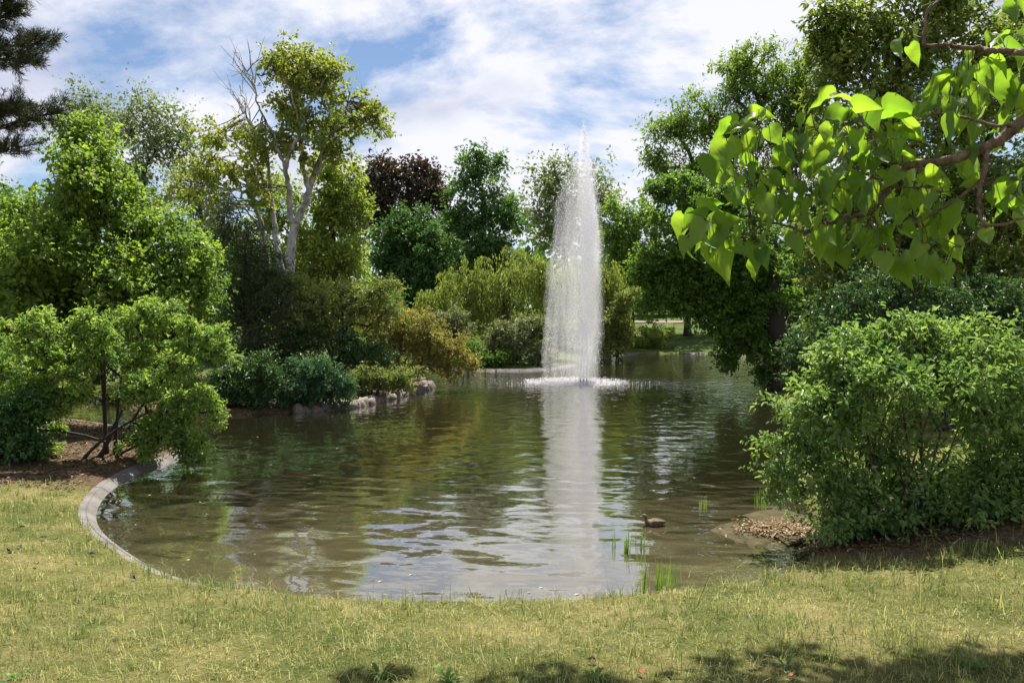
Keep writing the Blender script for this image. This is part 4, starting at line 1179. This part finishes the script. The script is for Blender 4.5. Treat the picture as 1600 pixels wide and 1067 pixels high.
def heart(seed):
    r = np.random.default_rng(seed)
    fold, bend, wav = r.uniform(.15, .65), r.uniform(.05, .5), r.uniform(.02, .07)
    V, F = [], []
    mid = np.stack([np.zeros(9), np.clip(HO[:, 1], 0, None)], -1); mid[:, 1] = [0, .03, .08, .16, .28, .45, .64, .84, 1.02]
    rows = []
    for sgn in (-1, 1):
        o_ = HO * np.array([sgn, 1]); o_[1:-1] += r.normal(0, .012, (7, 2))
        h_ = (mid + o_) / 2
        rows.append((h_, o_))
    def z_(p):
        return fold * np.abs(p[:, 0]) - bend * p[:, 1] ** 2 * np.sign(p[:, 1] + 1e-9) + wav * np.sin(p[:, 1] * 9 + p[:, 0] * 5)
    cols = [rows[0][1], rows[0][0], mid, rows[1][0], rows[1][1]]
    V = np.concatenate([np.column_stack([c, z_(c)]) for c in cols])
    V[9 + 0:9 + 9, 2] -= .02; V[27:36, 2] -= .02
    F = [(a * 9 + b, a * 9 + b + 1, (a + 1) * 9 + b + 1, (a + 1) * 9 + b) for a in range(4) for b in range(8)]
    return make_mesh('heart_leaf', V, np.array(F), m_cat, smooth=True)


hearts = [heart(s_) for s_ in range(10)]
Z1 = [  # zoomed leaf list: x, y, length, tip angle (0 right, 90 down), kind
 (300,220,130,150,'b'),(450,165,130,10,'b'),(375,195,120,160,'g'),(390,240,110,90,'b'),(285,350,180,95,'b'),(395,325,190,130,'d'),(510,260,130,60,'b'),(330,480,130,165,'b'),(345,530,120,120,'d'),(220,572,110,0,'b'),
 (175,600,95,200,'d'),(90,660,135,115,'b'),(295,635,145,5,'d'),(165,690,160,120,'d'),(115,760,120,95,'b'),(245,720,130,120,'d'),(270,810,190,75,'b'),(350,740,110,60,'b'),(425,790,150,90,'m'),(470,690,130,95,'m'),
 (460,590,110,100,'b'),(520,460,120,20,'d'),(440,500,110,100,'d'),(560,390,110,60,'d'),(560,340,110,40,'b'),(605,740,140,95,'b'),(700,740,140,115,'b'),(800,790,150,80,'b'),(790,670,85,120,'d'),(780,700,110,100,'b'),
 (920,750,190,110,'b'),(990,820,115,100,'b'),(1070,850,180,85,'m'),(1200,860,190,85,'b'),(1270,820,140,80,'m'),(1180,660,140,100,'d'),(1270,640,180,85,'b'),(1300,760,120,60,'b'),(1120,720,120,90,'d'),(700,110,160,160,'b'),
 (820,85,150,0,'g'),(760,190,175,130,'b'),(660,230,130,130,'d'),(640,290,130,120,'b'),(800,300,165,70,'b'),(720,340,165,100,'b'),(650,370,160,150,'d'),(825,400,190,145,'g'),(910,130,120,0,'b'),(940,190,140,60,'b'),
 (1090,200,230,15,'g'),(1060,150,160,10,'b'),(1110,240,160,10,'b'),(1110,360,190,20,'g'),(980,360,130,100,'b'),(870,280,120,80,'b'),(800,350,130,90,'d'),(990,440,95,0,'b'),(940,390,100,90,'b'),(860,470,120,100,'b'),
 (740,470,140,110,'d'),(650,420,110,95,'b'),(690,520,110,80,'d'),(770,590,115,90,'b'),(840,560,120,100,'d'),(560,600,125,150,'d'),(630,570,120,110,'d'),(1090,570,105,90,'b'),(1180,540,105,100,'b'),(1200,460,150,5,'b'),
 (1250,490,110,20,'b'),(1080,490,110,90,'d'),(1020,580,110,80,'b'),(960,640,110,100,'b'),(1040,640,110,95,'d'),(1210,50,165,160,'b'),(1280,100,130,130,'m'),(1280,230,160,100,'b'),(1170,130,140,140,'g'),(1380,100,180,110,'d'),
 (1350,20,120,100,'d'),(1540,90,200,100,'b'),(1440,15,115,60,'b'),(1500,210,110,150,'b'),(1390,250,120,120,'g'),(1370,390,115,90,'b'),(1500,510,165,130,'b'),(1570,470,150,120,'b'),(1560,580,160,85,'b'),(1585,640,130,95,'b'),
 (600,300,120,110,'m'),(890,340,110,100,'m'),(730,260,120,100,'b'),(1010,260,120,60,'d'),(1050,300,110,100,'d'),(900,200,120,100,'b'),(850,160,120,150,'b'),(540,330,110,110,'b'),(500,620,120,95,'m'),(580,500,110,100,'b'),
 (900,560,110,100,'b'),(940,500,110,80,'d'),(1150,600,120,100,'d'),(1240,700,120,90,'b'),(860,700,110,100,'m'),(740,690,110,95,'b'),(1010,720,130,95,'m'),(1150,790,120,100,'b'),(690,640,110,100,'m'),(620,500,110,95,'b')]
Z2 = [(1400,270,210,170,'b'),(1530,100,230,90,'b'),(1490,325,200,5,'b'),(1420,430,220,0,'g'),(1190,450,240,140,'b'),(950,640,250,160,'b'),(1160,560,220,120,'d'),(960,720,210,130,'d'),(1340,540,230,95,'b'),(1250,720,270,110,'d'),(1490,690,310,100,'b'),(1580,430,200,100,'b'),(1590,20,160,60,'m'),(1040,700,200,110,'b')]
LV = [(1030 + a / 2.807, 120 + b / 2.807, c / 2.807, d_, k) for a, b, c, d_, k in Z1] + [(1250 + a / 4.571, b / 4.571, c / 4.571, d_, k) for a, b, c, d_, k in Z2]


for a, b, c, d_, k in list(Z1):
    for _rep in range(rng.integers(0, 3)):
        LV.append((1030 + (a + rng.normal(0, 38)) / 2.807, 120 + (b + rng.normal(0, 34)) / 2.807, c * rng.uniform(.6, .98) / 2.807, d_ + rng.normal(0, 25), rng.choice(['b', 'm', 'd'], p=[.45, .25, .3])))


def zl(pts, s=2.807, ox=1030, oy=120):
    return [(ox + a / s, oy + b / s, d_) for a, b, d_ in pts]


bl = [
    (zl([(1990, -150, 5.1), (1800, 20, 5.1), (1600, 190, 5.15), (1540, 240, 5.2), (1470, 290, 5.25), (1380, 330, 5.3), (1290, 360, 5.35), (1200, 375, 5.4), (1110, 385, 5.45), (1060, 420, 5.5), (1020, 480, 5.5), (960, 550, 5.55), (900, 600, 5.6), (820, 625, 5.65), (730, 645, 5.7), (640, 680, 5.75), (560, 655, 5.8), (480, 635, 5.85), (400, 610, 5.9)]), .046, .007),
    (zl([(400, 610, 5.9), (390, 540, 5.9), (410, 440, 5.95), (420, 380, 5.95), (440, 330, 6.0), (390, 250, 6.0)]), .011, .004),
    (zl([(480, 640, 5.85), (380, 690, 5.85), (300, 700, 5.9), (200, 640, 5.95)]), .009, .004),
    (zl([(1440, 300, 5.27), (1430, 420, 5.3), (1380, 480, 5.35), (1250, 570, 5.4), (1150, 630, 5.45), (1030, 660, 5.5), (880, 660, 5.55)]), .016, .005),
    (zl([(1440, 320, 5.25), (1410, 480, 5.2), (1400, 560, 5.2), (1420, 640, 5.15), (1500, 650, 5.1), (1600, 620, 5.1)]), .016, .008),
    (zl([(1420, 640, 5.15), (1380, 700, 5.2), (1320, 750, 5.2)]), .008, .003),
    (zl([(1110, 385, 5.45), (1000, 370, 5.5), (930, 270, 5.55), (880, 180, 5.6), (860, 130, 5.6)]), .012, .004),
    (zl([(930, 270, 5.55), (840, 260, 5.6), (740, 270, 5.7), (680, 220, 5.75)]), .008, .004),
    (zl([(1600, 200, 5.15), (1480, 215, 5.2), (1350, 180, 5.3), (1210, 165, 5.4), (1120, 200, 5.4)]), .014, .005),
    (zl([(1060, 430, 5.5), (960, 450, 5.55), (880, 410, 5.6), (850, 400, 5.6)]), .009, .004),
    (zl([(820, 625, 5.65), (740, 560, 5.7), (640, 480, 5.75), (580, 420, 5.8)]), .008, .004),
    (zl([(1020, 480, 5.5), (1150, 490, 5.45), (1290, 510, 5.4)]), .009, .004),
    (zl([(1800, 370, 5.0), (1600, 370, 5.05), (1450, 360, 5.1), (1350, 365, 5.1), (1280, 345, 5.15), (1150, 340, 5.2), (1050, 325, 5.2), (900, 330, 5.2), (880, 290, 5.2), (890, 200, 5.2), (910, 80, 5.2), (1000, 0, 5.2)], 4.571, 1250, 0), .022, .007),
]
cx, cy = 6.1, 4.9
cz = float(ground_z(cx, cy)[0])
T = thing('catalpa', 'catalpa tree with large heart-shaped backlit leaves in the near right corner', 'tree', (cx, cy, cz)); loc = np.array(T.location)
tl = smooth_line(np.array([[cx, cy, cz - .1], [cx + .05, cy, cz + 1.5], [cx - .1, cy + .1, 3.4], [cx - .3, cy + .2, 4.8], [cx - .8, cy + .8, 6.2], [cx - 1.6, cy + 1.9, 7.2]]), 6)
V, F = merge([tube(tl, np.linspace(.24, .10, len(tl)), 12)])
link('trunk', make_mesh('catalpa_trunk', V - loc, F, M['bark_catalpa'], smooth=True), T)
BP = []
for pts, ra, rb in bl:
    q = np.array(pts, float)
    w3 = P(q[:, 0], q[:, 1], q[:, 2])
    if ra > .02:
        w3 = np.concatenate([np.array([[cx - .1, cy + .1, 3.6 if ra > .03 else 4.6]]), w3])
    s3 = smooth_line(w3, 6)
    s3[2:] += rng.normal(0, .004, s3[2:].shape)
    rad_ = np.linspace(ra, rb, len(s3)) * rng.uniform(.93, 1.1, len(s3))
    V, F = merge([tube(s3, rad_, 9)])
    link('branch', make_mesh('catalpa_branch', V - loc, F, M['bark_catalpa'], smooth=True), T)
    BP.append(s3)
BP = np.concatenate(BP)
BPpx = 800 + BP[:, 0] / BP[:, 1] * FPX
for _ in range(45):
    i_ = rng.integers(len(BP)); q_ = BP[i_]
    if q_[0] > 3.9 or q_[2] > 5.2: continue
    pxx = 800 + q_[0] / q_[1] * FPX; pyy = 492 - (q_[2] - 2.7) / q_[1] * FPX
    LV.append((pxx + rng.normal(0, 26), pyy + rng.normal(4, 26), rng.uniform(28, 46), rng.normal(90, 45), rng.choice(['b', 'm', 'd', 'g'], p=[.5, .2, .24, .06])))
for px, py, ln, an, kind in LV:
    an_ = math.radians(an + rng.normal(0, 6))
    dpt = 5.55 + rng.uniform(-.4, .45)
    c = P(px, py, dpt)
    i_ = np.argmin(np.linalg.norm(BP - c, axis=1) + .3 * np.abs(BP[:, 1] - c[1]))
    L_ = ln / FPX * dpt * rng.uniform(.78, 1.02)
    fore = {'b': .25, 'm': .35, 'd': .4, 'g': .3}[kind] * rng.normal(0, 1)
    d = np.array([math.cos(an_), fore, -math.sin(an_)]); d /= np.linalg.norm(d)
    n_ = {'b': (.0, .66, .75), 'm': (.3, .6, .3), 'd': (.1, -.75, .45), 'g': (0, -.28, 1.0)}[kind]
    n_ = np.array(n_) + rng.normal(0, .22 if kind != 'g' else .1, 3)
    if kind in 'dm':
        e_ = np.cross(d, np.array(sun_vec)); e_ = e_ / np.linalg.norm(e_)
        if e_[1] > 0: e_ = -e_
        n_ = e_ * (1.0 if kind == 'd' else .75) + rng.normal(0, .16, 3)
    n_ = n_ - d * np.dot(n_, d); n_ /= np.linalg.norm(n_)
    s_ = np.cross(d, n_)
    base = c - d * L_ * .47
    ob = link('leaf', hearts[rng.integers(10)], T)
    mt = Matrix(((s_[0], d[0], n_[0], 0), (s_[1], d[1], n_[1], 0), (s_[2], d[2], n_[2], 0), (0, 0, 0, 1)))
    ob.matrix_local = Matrix.Translation(Vector(base - loc)) @ mt @ Matrix.Diagonal((L_ * rng.uniform(.88, 1.08), L_, L_, 1))
    i_ = np.argmin(np.linalg.norm(BP - base, axis=1))
    a0 = BP[i_]; m0 = (a0 + base) / 2 + np.array([0, 0, .03]) - d * .03
    V, F = merge([tube(np.stack([a0, (a0 + m0) / 2 + rng.normal(0, .008, 3), m0, base + np.array([0, 0, .002])]), [.004, .0035, .003, .003], 5)])
    link('leaf_stalk', make_mesh('leaf_stalk', V - loc, F, M['twig'], smooth=True), T)
# the part of its crown above the picture, whose shade falls on the near lawn
sh = []
for (px, py, k) in [(600, 1062, 5), (680, 1066, 5), (760, 1066, 4), (850, 1064, 5), (940, 1066, 5), (1010, 1068, 3), (1130, 1022, 3), (1190, 1030, 4), (1240, 1026, 4), (1290, 1058, 4), (1370, 1050, 5), (1440, 1042, 5),
                    (1500, 1034, 5), (1560, 1030, 6), (1620, 1025, 6), (1500, 1066, 5), (1590, 1062, 6), (1680, 1040, 6), (1420, 1090, 6), (1250, 1100, 6), (1100, 1120, 5), (900, 1120, 5), (700, 1120, 5), (1560, 1120, 6)]:
    gp = P(px, py, 4.75); gz = .48
    kk = (gz - EYE[2]) / (gp[2] - EYE[2]); gp = EYE + (gp - EYE) * kk
    zt = rng.uniform(6.5, 7.4)
    sv = np.array(sun_vec) / sun_vec.z
    for _ in range(k):
        sh.append(gp + sv * (zt - gp[2]) + rng.normal(0, .11, 3))
sh = np.array(sh)
nodes, par, _ = skeleton(tl, sh)
V, F = merge(branch_geo(nodes, par, len(tl), .12, .006)); link('upper_branches', make_mesh('catalpa_upper', V - loc, F, M['bark_catalpa'], smooth=True), T, 'stuff')
V, F, tn = cluster_leaves(sh, np.tile([0, 0, 1.], (len(sh), 1)), 4, .2, .2, .8, .5)
link('upper_leaves', make_mesh('catalpa_upper_leaves', V - loc, F, M['maple'], tint=tn), T, 'stuff')

# ---------------------------------------------------------------- near lawn: grass blades
def sample_lawn(n, x0, x1, y0, y1):
    x = rng.uniform(x0, x1, n); y = rng.uniform(y0, y1, n)
    keep = rng.random(n) < np.clip((5.0 / y) ** 1.5, 0, 1)
    x, y = x[keep], y[keep]
    D = land_d(np.stack([x, y], -1))
    kerbed = (x < -2.9 + rng.normal(0, .25, len(x)))
    lim = np.where(kerbed, .135 + rng.normal(0, .015, len(x)), rng.uniform(-.02, .05, len(x)))
    lim = np.where((x < -1.2) & ~kerbed, lim * 1 + .1 * rng.random(len(x)), lim)
    ok = (D > lim) & (D < 30)
    # bare shade under the trees and the bush
    s1_ = sstep(10.3, 11.3, y + .25 * np.sin(x * 3) + .15 * np.sin(x * 7.3)) * sstep(-4, -5, x)
    s2_ = sstep(1.7, 1.0, np.hypot((x - 4.4) * .62, (y - 8.8)) + .2 * np.sin(x * 5 + y * 3)) * (y > 7.3)
    ok &= rng.random(len(x)) > np.maximum(s1_, s2_) * .985
    return x[ok], y[ok]


x, y = sample_lawn(200000, -9.5, 7.5, 3.5, 13)
tx, ty = sample_lawn(8500, -10, 8, 3.2, 11)
kt = rng.integers(8, 18, len(tx))
x = np.concatenate([x, np.repeat(tx, kt) + rng.normal(0, .02, kt.sum())]); y = np.concatenate([y, np.repeat(ty, kt) + rng.normal(0, .02, kt.sum())])
tuft = np.concatenate([np.zeros(len(x) - kt.sum()), np.repeat(rng.uniform(.5, 1, len(tx)), kt)])
tufc = np.concatenate([np.zeros(len(x) - kt.sum()), np.repeat(rng.normal(-.12, .3, len(tx)), kt)])
z = ground_z(x, y)
n = len(x)
patch = 1.2 * np.sin(x * 1.7 + 2 * np.sin(y * .9)) * np.cos(y * 2.1 + x * .6) + .6 * np.sin(x * 4.3 + y * 3.1 + 2 * np.sin(x * 1.1)) + .5 * np.sin(x * 9.7 + 3 * np.sin(y * 5)) * np.sin(y * 11 + x)
lush = np.clip(.5 + .36 * patch + rng.normal(0, .2, n), 0, 1)
hgt = rng.gamma(4, .0125, n) * (.7 + .8 * lush) * np.where(rng.random(n) < .06, 1.7, 1) * (.8 + .75 * tuft)
hgt *= 1 + .35 * sstep(.25, .0, land_d(np.stack([x, y], -1)))
wd = rng.uniform(.0028, .0055, n) * (1 + .09 * np.maximum(y - 5, 0))
an = rng.uniform(0, 2 * math.pi, n)
lean = rng.gamma(2.2, .34, n)
dirh = np.stack([np.cos(an), np.sin(an), np.zeros(n)], -1)
sd = np.stack([-np.sin(an + rng.normal(0, .5, n)), np.cos(an), np.zeros(n)], -1)
b = np.stack([x, y, z - .008], -1)
m1 = b + dirh * (hgt * lean * .3)[:, None] + np.array([0, 0, 1]) * (hgt * .62)[:, None]
tp_ = b + dirh * (hgt * lean * .95)[:, None] + np.array([0, 0, 1]) * (hgt * np.clip(1.05 - lean * .3, .35, 1))[:, None]
s_ = sd * wd[:, None] * .5
V = np.stack([b - s_, b + s_, m1 + s_ * .8, m1 - s_ * .8, tp_], 1).reshape(-1, 3)
o_ = np.arange(n)[:, None] * 5
F4 = o_ + np.array([0, 1, 2, 3]); F3 = o_ + np.array([3, 2, 4])
tint = np.clip(.55 - .55 * (lush - .5) * 1.2 + rng.normal(0, .30, n) + tufc, 0, 1)
gr = link('grass', make_mesh('grass', V, [F4, F3], M['grassm'], tint=np.concatenate([tint, tint])), None, 'stuff')
tag(gr, 'dry yellow-green grass of the near lawn', 'grass')


# ---------------------------------------------------------------- reeds, weeds, slabs, litter, duck
def G(px, py, z0=0.0):
    p_ = P(px, py, 1.0); k = (z0 - EYE[2]) / (p_[2] - EYE[2])
    return EYE + (p_ - EYE) * k


def reeds(label, px, py, wpx, hpx, n, cat='reeds', name='reed_clump', group='reeds standing in the pond', mat='reed', wmul=1):
    c = G(px, py)
    gz = max(0, float(ground_z(c[0], c[1])[0]))
    T = thing(name, label, cat, (c[0], c[1], 0), group)
    sx = wpx / FPX * c[1] / 2
    for k in range(n):
        h = hpx / FPX * c[1] * rng.uniform(.45, 1.05)
        bx_ = rng.normal(0, .5) * sx; by_ = rng.normal(0, .4) * sx
        le = rng.normal(0, .09, 2)
        q = np.linspace(0, 1, 6)
        cxy = np.stack([bx_ + le[0] * h * q ** 2, by_ + le[1] * h * q ** 2, -.12 + (h + .12) * q], -1)
        wdt = np.interp(q, [0, .4, 1], [.006, .007, .001]) * wmul
        a_ = rng.uniform(0, math.pi); sv = np.array([math.cos(a_), math.sin(a_), 0])
        nv = np.array([-sv[1], sv[0], 0])
        V = np.concatenate([cxy - sv * wdt[:, None], cxy + nv * wdt[:, None] * .35, cxy + sv * wdt[:, None]])
        F = [(a * 6 + b_, a * 6 + b_ + 1, (a + 1) * 6 + b_ + 1, (a + 1) * 6 + b_) for a in range(2) for b_ in range(5)]
        link('reed_blade', make_mesh('reed_blade', V, np.array(F), M[mat], tint=np.full(10, rng.random())), T)


reeds('short dense reed clump at the near bank, the largest of them', 1035, 918, 62, 48, 34)
reeds('single tall reed pair at the left end of the largest clump', 1005, 926, 6, 72, 5)
reeds('thin leftmost reed tuft standing in the bright water', 960, 855, 8, 42, 5)
reeds('dark bushy reed tuft in the middle of the three standing in bright water', 979, 862, 14, 40, 12)
reeds('slanting reed tuft nearest the duck', 1001, 858, 13, 38, 11)
reeds('low green reed tuft beyond the sunken slabs', 1192, 784, 30, 26, 20)
reeds('faint sparse reed tuft left of the sunken slabs', 1098, 790, 26, 16, 14)
reeds('wispy seedling stems on the lip of the near bank', 705, 940, 22, 40, 4, 'weed', 'seedling_weed', None, 'weed', .6)


def slab(label, corners, top, th):
    c = np.array([G(px, py, top) for px, py in corners])
    cen = c.mean(0)
    q = []
    n = 5
    # rounded, slightly uneven plate
    ring = smooth_line(np.concatenate([c[:, :2] * .86 + np.roll(c, -1, 0)[:, :2] * .14, ]), 1, closed=True)
    ring = np.concatenate([[c[i_, :2] * .93 + c[(i_ + 1) % 4, :2] * .07, c[i_, :2] * .5 + c[(i_ + 1) % 4, :2] * .5, c[i_, :2] * .07 + c[(i_ + 1) % 4, :2] * .93] for i_ in range(4)])
    ring = ring + rng.normal(0, .012, ring.shape)
    k = len(ring)
    zt = np.full(k, top) + rng.normal(0, .006, k)
    V = np.concatenate([np.column_stack([ring, zt - .012]), np.column_stack([cen[:2] + (ring - cen[:2]) * .95, zt]), np.column_stack([ring, zt - th]), [[cen[0], cen[1], top + .004]]])
    i_ = np.arange(k); j_ = (i_ + 1) % k
    F4 = np.concatenate([np.stack([i_, j_, j_ + k, i_ + k], -1), np.stack([i_ + 2 * k, j_ + 2 * k, j_, i_], -1)])
    F3 = np.stack([i_ + k, j_ + k, np.full(k, 3 * k)], -1)
    ob = link('stone_slab', make_mesh('stone_slab', V - cen, [F4, F3], M['slab'])); ob.location = cen
    tag(ob, label, 'slab', 'slabs in the shallows')
    return cen


slab('flat slab awash in the shallows, the one nearest the lawn', [(1104, 826), (1150, 812), (1222, 842), (1174, 855)], .005, .12)
slab('flat wet slab farther out behind the litter-covered one', [(1152, 804), (1222, 793), (1262, 806), (1184, 820)], .008, .12)
slab('slab covered with fallen leaves beside the right bush', [(1172, 815), (1250, 803), (1312, 828), (1236, 850)], .04, .14)
# dead leaves: heap on the slab and under the bush, litter under the left trees
def litter(name, label, pts, size, mat='deadleaf'):
    n = len(pts)
    V, F, k = leaves(pts, rdir(n) * np.array([1, 1, .25]), rdir(n) * .5 + np.array([0, 0, 1.]), size * rng.uniform(.6, 1.3, n), .6, .1)
    ob = link(name, make_mesh(name, V, F, M[mat], tint=np.repeat(np.clip(rng.normal(.55, .3, n), 0, 1), k)), None, 'stuff')
    tag(ob, label, 'leaf litter')


c1 = G(1238, 825, .05)
n = 1500
pp = c1 + rng.normal(0, 1, (n, 3)) * np.array([.3, .16, 0]); pp[:, 2] = .05 + rng.random(n) * .03
litter('leaf_litter', 'pale fallen leaves heaped on the slab by the right bush', pp, .05)
n = 3600
x = rng.normal(4.1, 1.0, n); y = rng.normal(8.3, .55, n); D = land_d(np.stack([x, y], -1)); ok = (D > -.25) & (y > 7.75 + .12 * np.sin(x * 4))
pp = np.stack([x, y, np.maximum(ground_z(x, y), .0) + .012], -1)[ok]
litter('leaf_litter', 'brown fallen leaves in the shade under the right bush', pp, .055, 'oldleaf')
n = 9000
x = rng.uniform(-13, -6.3, n); y = rng.uniform(10.6, 18, n); D = land_d(np.stack([x, y], -1)); ok = D > .33
pp = np.stack([x, y, ground_z(x, y) + .012], -1)[ok]
litter('leaf_litter', 'brown fallen leaves on the shaded soil under the left trees', pp, .065, 'oldleaf')


n = 110
x = rng.uniform(-6, 4.2, n); y = 6.8 + rng.random(n) ** 1.6 * 12; D = land_d(np.stack([x, y], -1)); ok = (D < -.06) & (rng.random(n) < np.exp(D * .7) + .06)
pp = np.stack([x, y, np.full(n, .004)], -1)[ok]
V, F, k = leaves(pp, rdir(len(pp)) * np.array([1, 1, .02]), np.tile([0, 0, 1.], (len(pp), 1)) + rng.normal(0, .05, (len(pp), 3)), rng.uniform(.03, .07, len(pp)), .6, .04)
ob = link('floating_leaves', make_mesh('floating_leaves', V, F, M['deadleaf'], tint=np.repeat(rng.random(len(pp)), k)), None, 'stuff')
tag(ob, 'scattered dead leaves floating on the pond near its edges', 'leaf litter')


def weed(label, px, py, spread, n, name='weed_rosette'):
    c = G(px, py, .48)
    c[2] = float(ground_z(c[0], c[1])[0])
    T = thing(name, label, 'weed', tuple(c), 'weeds in the near lawn')
    for k in range(n):
        a_ = k / n * 2 * math.pi + rng.normal(0, .3)
        L_ = spread * rng.uniform(.6, 1.1)
        q = np.linspace(0, 1, 6)
        rise = rng.uniform(.25, .9)
        rad_ = L_ * q; hz = L_ * rise * np.sin(q * 2.2) * .8
        cen = np.stack([np.cos(a_) * rad_, np.sin(a_) * rad_, hz], -1)
        wdt = L_ * .13 * np.array([.25, .5, .9, 1.0, .7, .05]) * np.array([1, .7, 1.15, .8, 1.1, 1])
        sv = np.array([-math.sin(a_), math.cos(a_), 0])
        V = np.concatenate([cen - sv * wdt[:, None] + np.array([0, 0, .15]) * wdt[:, None] * 2, cen, cen + sv * wdt[:, None] + np.array([0, 0, .15]) * wdt[:, None] * 2])
        F = [(a * 6 + b_, a * 6 + b_ + 1, (a + 1) * 6 + b_ + 1, (a + 1) * 6 + b_) for a in range(2) for b_ in range(5)]
        link('leaf', make_mesh('weed_leaf', V, np.array(F), M['weed'], tint=np.full(10, rng.random())), T)


weed('dandelion-like weed with long upright leaves at the bottom edge, left of centre', 592, 1046, 0.108, 12)
weed('broad dark weed tuft in the shade at the bottom edge below the bright water', 700, 1056, 0.115, 13)
weed('shaded weed tuft at the bottom edge below the reeds', 930, 1055, 0.108, 13)
weed('low weed in the bottom left corner of the lawn', 25, 1058, 0.094, 9)
weed('small weed with pale tips in the lawn below the left kerb', 245, 990, 0.058, 8)
weed('bushy weed at the edge of the shade, bottom right of the lawn', 1230, 1035, 0.101, 12)
weed('weed tuft in the shade in the bottom right corner', 1520, 1045, 0.108, 12)


def dead_leaf(label, px, py, L_, col, group=None):
    c = G(px, py, .45 if py > 950 else .3)
    c[2] = float(ground_z(c[0], c[1])[0]) + .03
    h_ = hearts[rng.integers(10)]
    me = h_.copy(); me.materials.clear(); me.materials.append(col)
    ob = link('fallen_leaf', me); ob.location = c
    ob.scale = (L_ * .8, L_, L_); ob.rotation_euler = (rng.normal(.3, .3), rng.normal(0, .4), rng.uniform(0, 6.28))
    tag(ob, label, 'leaf', group)


brownm = noise_mat('fallen_leaf_brown', [(.16, .07, .03), (.30, .14, .06)], 8, bump=.3)
redm = noise_mat('fallen_leaf_red', [(.32, .05, .02), (.45, .09, .04)], 8, bump=.3)
darkm = noise_mat('fallen_leaf_dark', [(.02, .017, .012), (.05, .04, .03)], 8, bump=.3)
dead_leaf('brown fallen leaf among the weeds at the bottom edge left of centre', 604, 1051, .09, brownm)
dead_leaf('bright red fallen leaf in the grass at the bottom edge below the reeds', 1004, 1053, .055, redm)
dead_leaf('tan fallen leaf in the grass left of the red leaf', 930, 1030, .07, brownm)
dead_leaf('curled brown leaf in the shaded grass below the right bush', 1245, 1060, .08, brownm)
for px, py in [(95, 832), (14, 868), (58, 882), (70, 833), (28, 851), (31, 818), (147, 853), (207, 889)]:
    dead_leaf('small dark curled leaf lying on the dry lawn left of the kerb', px, py, .07, darkm, 'dark leaves on the left lawn')

# duck
DK = .66
c = G(1022, 821)
T = thing('duck', 'brown duck swimming left past the reeds', 'duck', (c[0], c[1], 0)); loc = np.array(T.location)
m_duck = noise_mat('duck_plumage', [(.03, .02, .012), (.11, .075, .045), (.24, .17, .10)], 22, bump=.2)
m_bill = noise_mat('duck_bill', [(.28, .14, .02), (.36, .2, .03)], 8, rough=.5, bump=.1)
m_eye = noise_mat('duck_eye', [(.005, .005, .005), (.01, .01, .01)], 8, rough=.2, bump=0)
spine = np.array([(.235, .085), (.20, .075), (.14, .055), (.06, .045), (-.02, .04), (-.09, .05), (-.135, .075), (-.155, .11), (-.16, .15), (-.17, .185), (-.19, .2), (-.215, .2), (-.23, .195)])
rads = np.array([.008, .03, .065, .085, .09, .08, .06, .038, .031, .036, .038, .028, .012])
V, F = merge([tube(np.column_stack([spine[:, 0], np.zeros(13), spine[:, 1]]), rads, 12)])
V[:, 1] *= 1.12
T.scale = (DK, DK, DK)
link('body', make_mesh('duck_body', V, F, m_duck, smooth=True), T)
V, F = merge([tube(np.array([(-.218, 0, .192), (-.24, 0, .186), (-.262, 0, .182), (-.275, 0, .181)]), [.016, .013, .012, .007], 8)])
V[:, 2] = (V[:, 2] - .186) * .55 + .186
link('bill', make_mesh('duck_bill', V, F, m_bill, smooth=True), T)
for sg_ in (-1, 1):
    V, F = merge([tube(np.array([(-.207, sg_ * .030, .207), (-.207, sg_ * .036, .208)]), [.005, .003], 8)])
    link('eye', make_mesh('duck_eye', V, F, m_eye, smooth=True), T)
    wp = np.array([(-.06, sg_ * .085, .085), (0, sg_ * .098, .09), (.08, sg_ * .088, .092), (.15, sg_ * .06, .095), (.21, sg_ * .02, .1)])
    V, F = merge([tube(wp, [.02, .035, .034, .022, .006], 8)])
    V[:, 1] = (V[:, 1] - sg_ * .09) * .6 + sg_ * .085
    link('wing', make_mesh('duck_wing', V, F, m_duck, smooth=True), T)
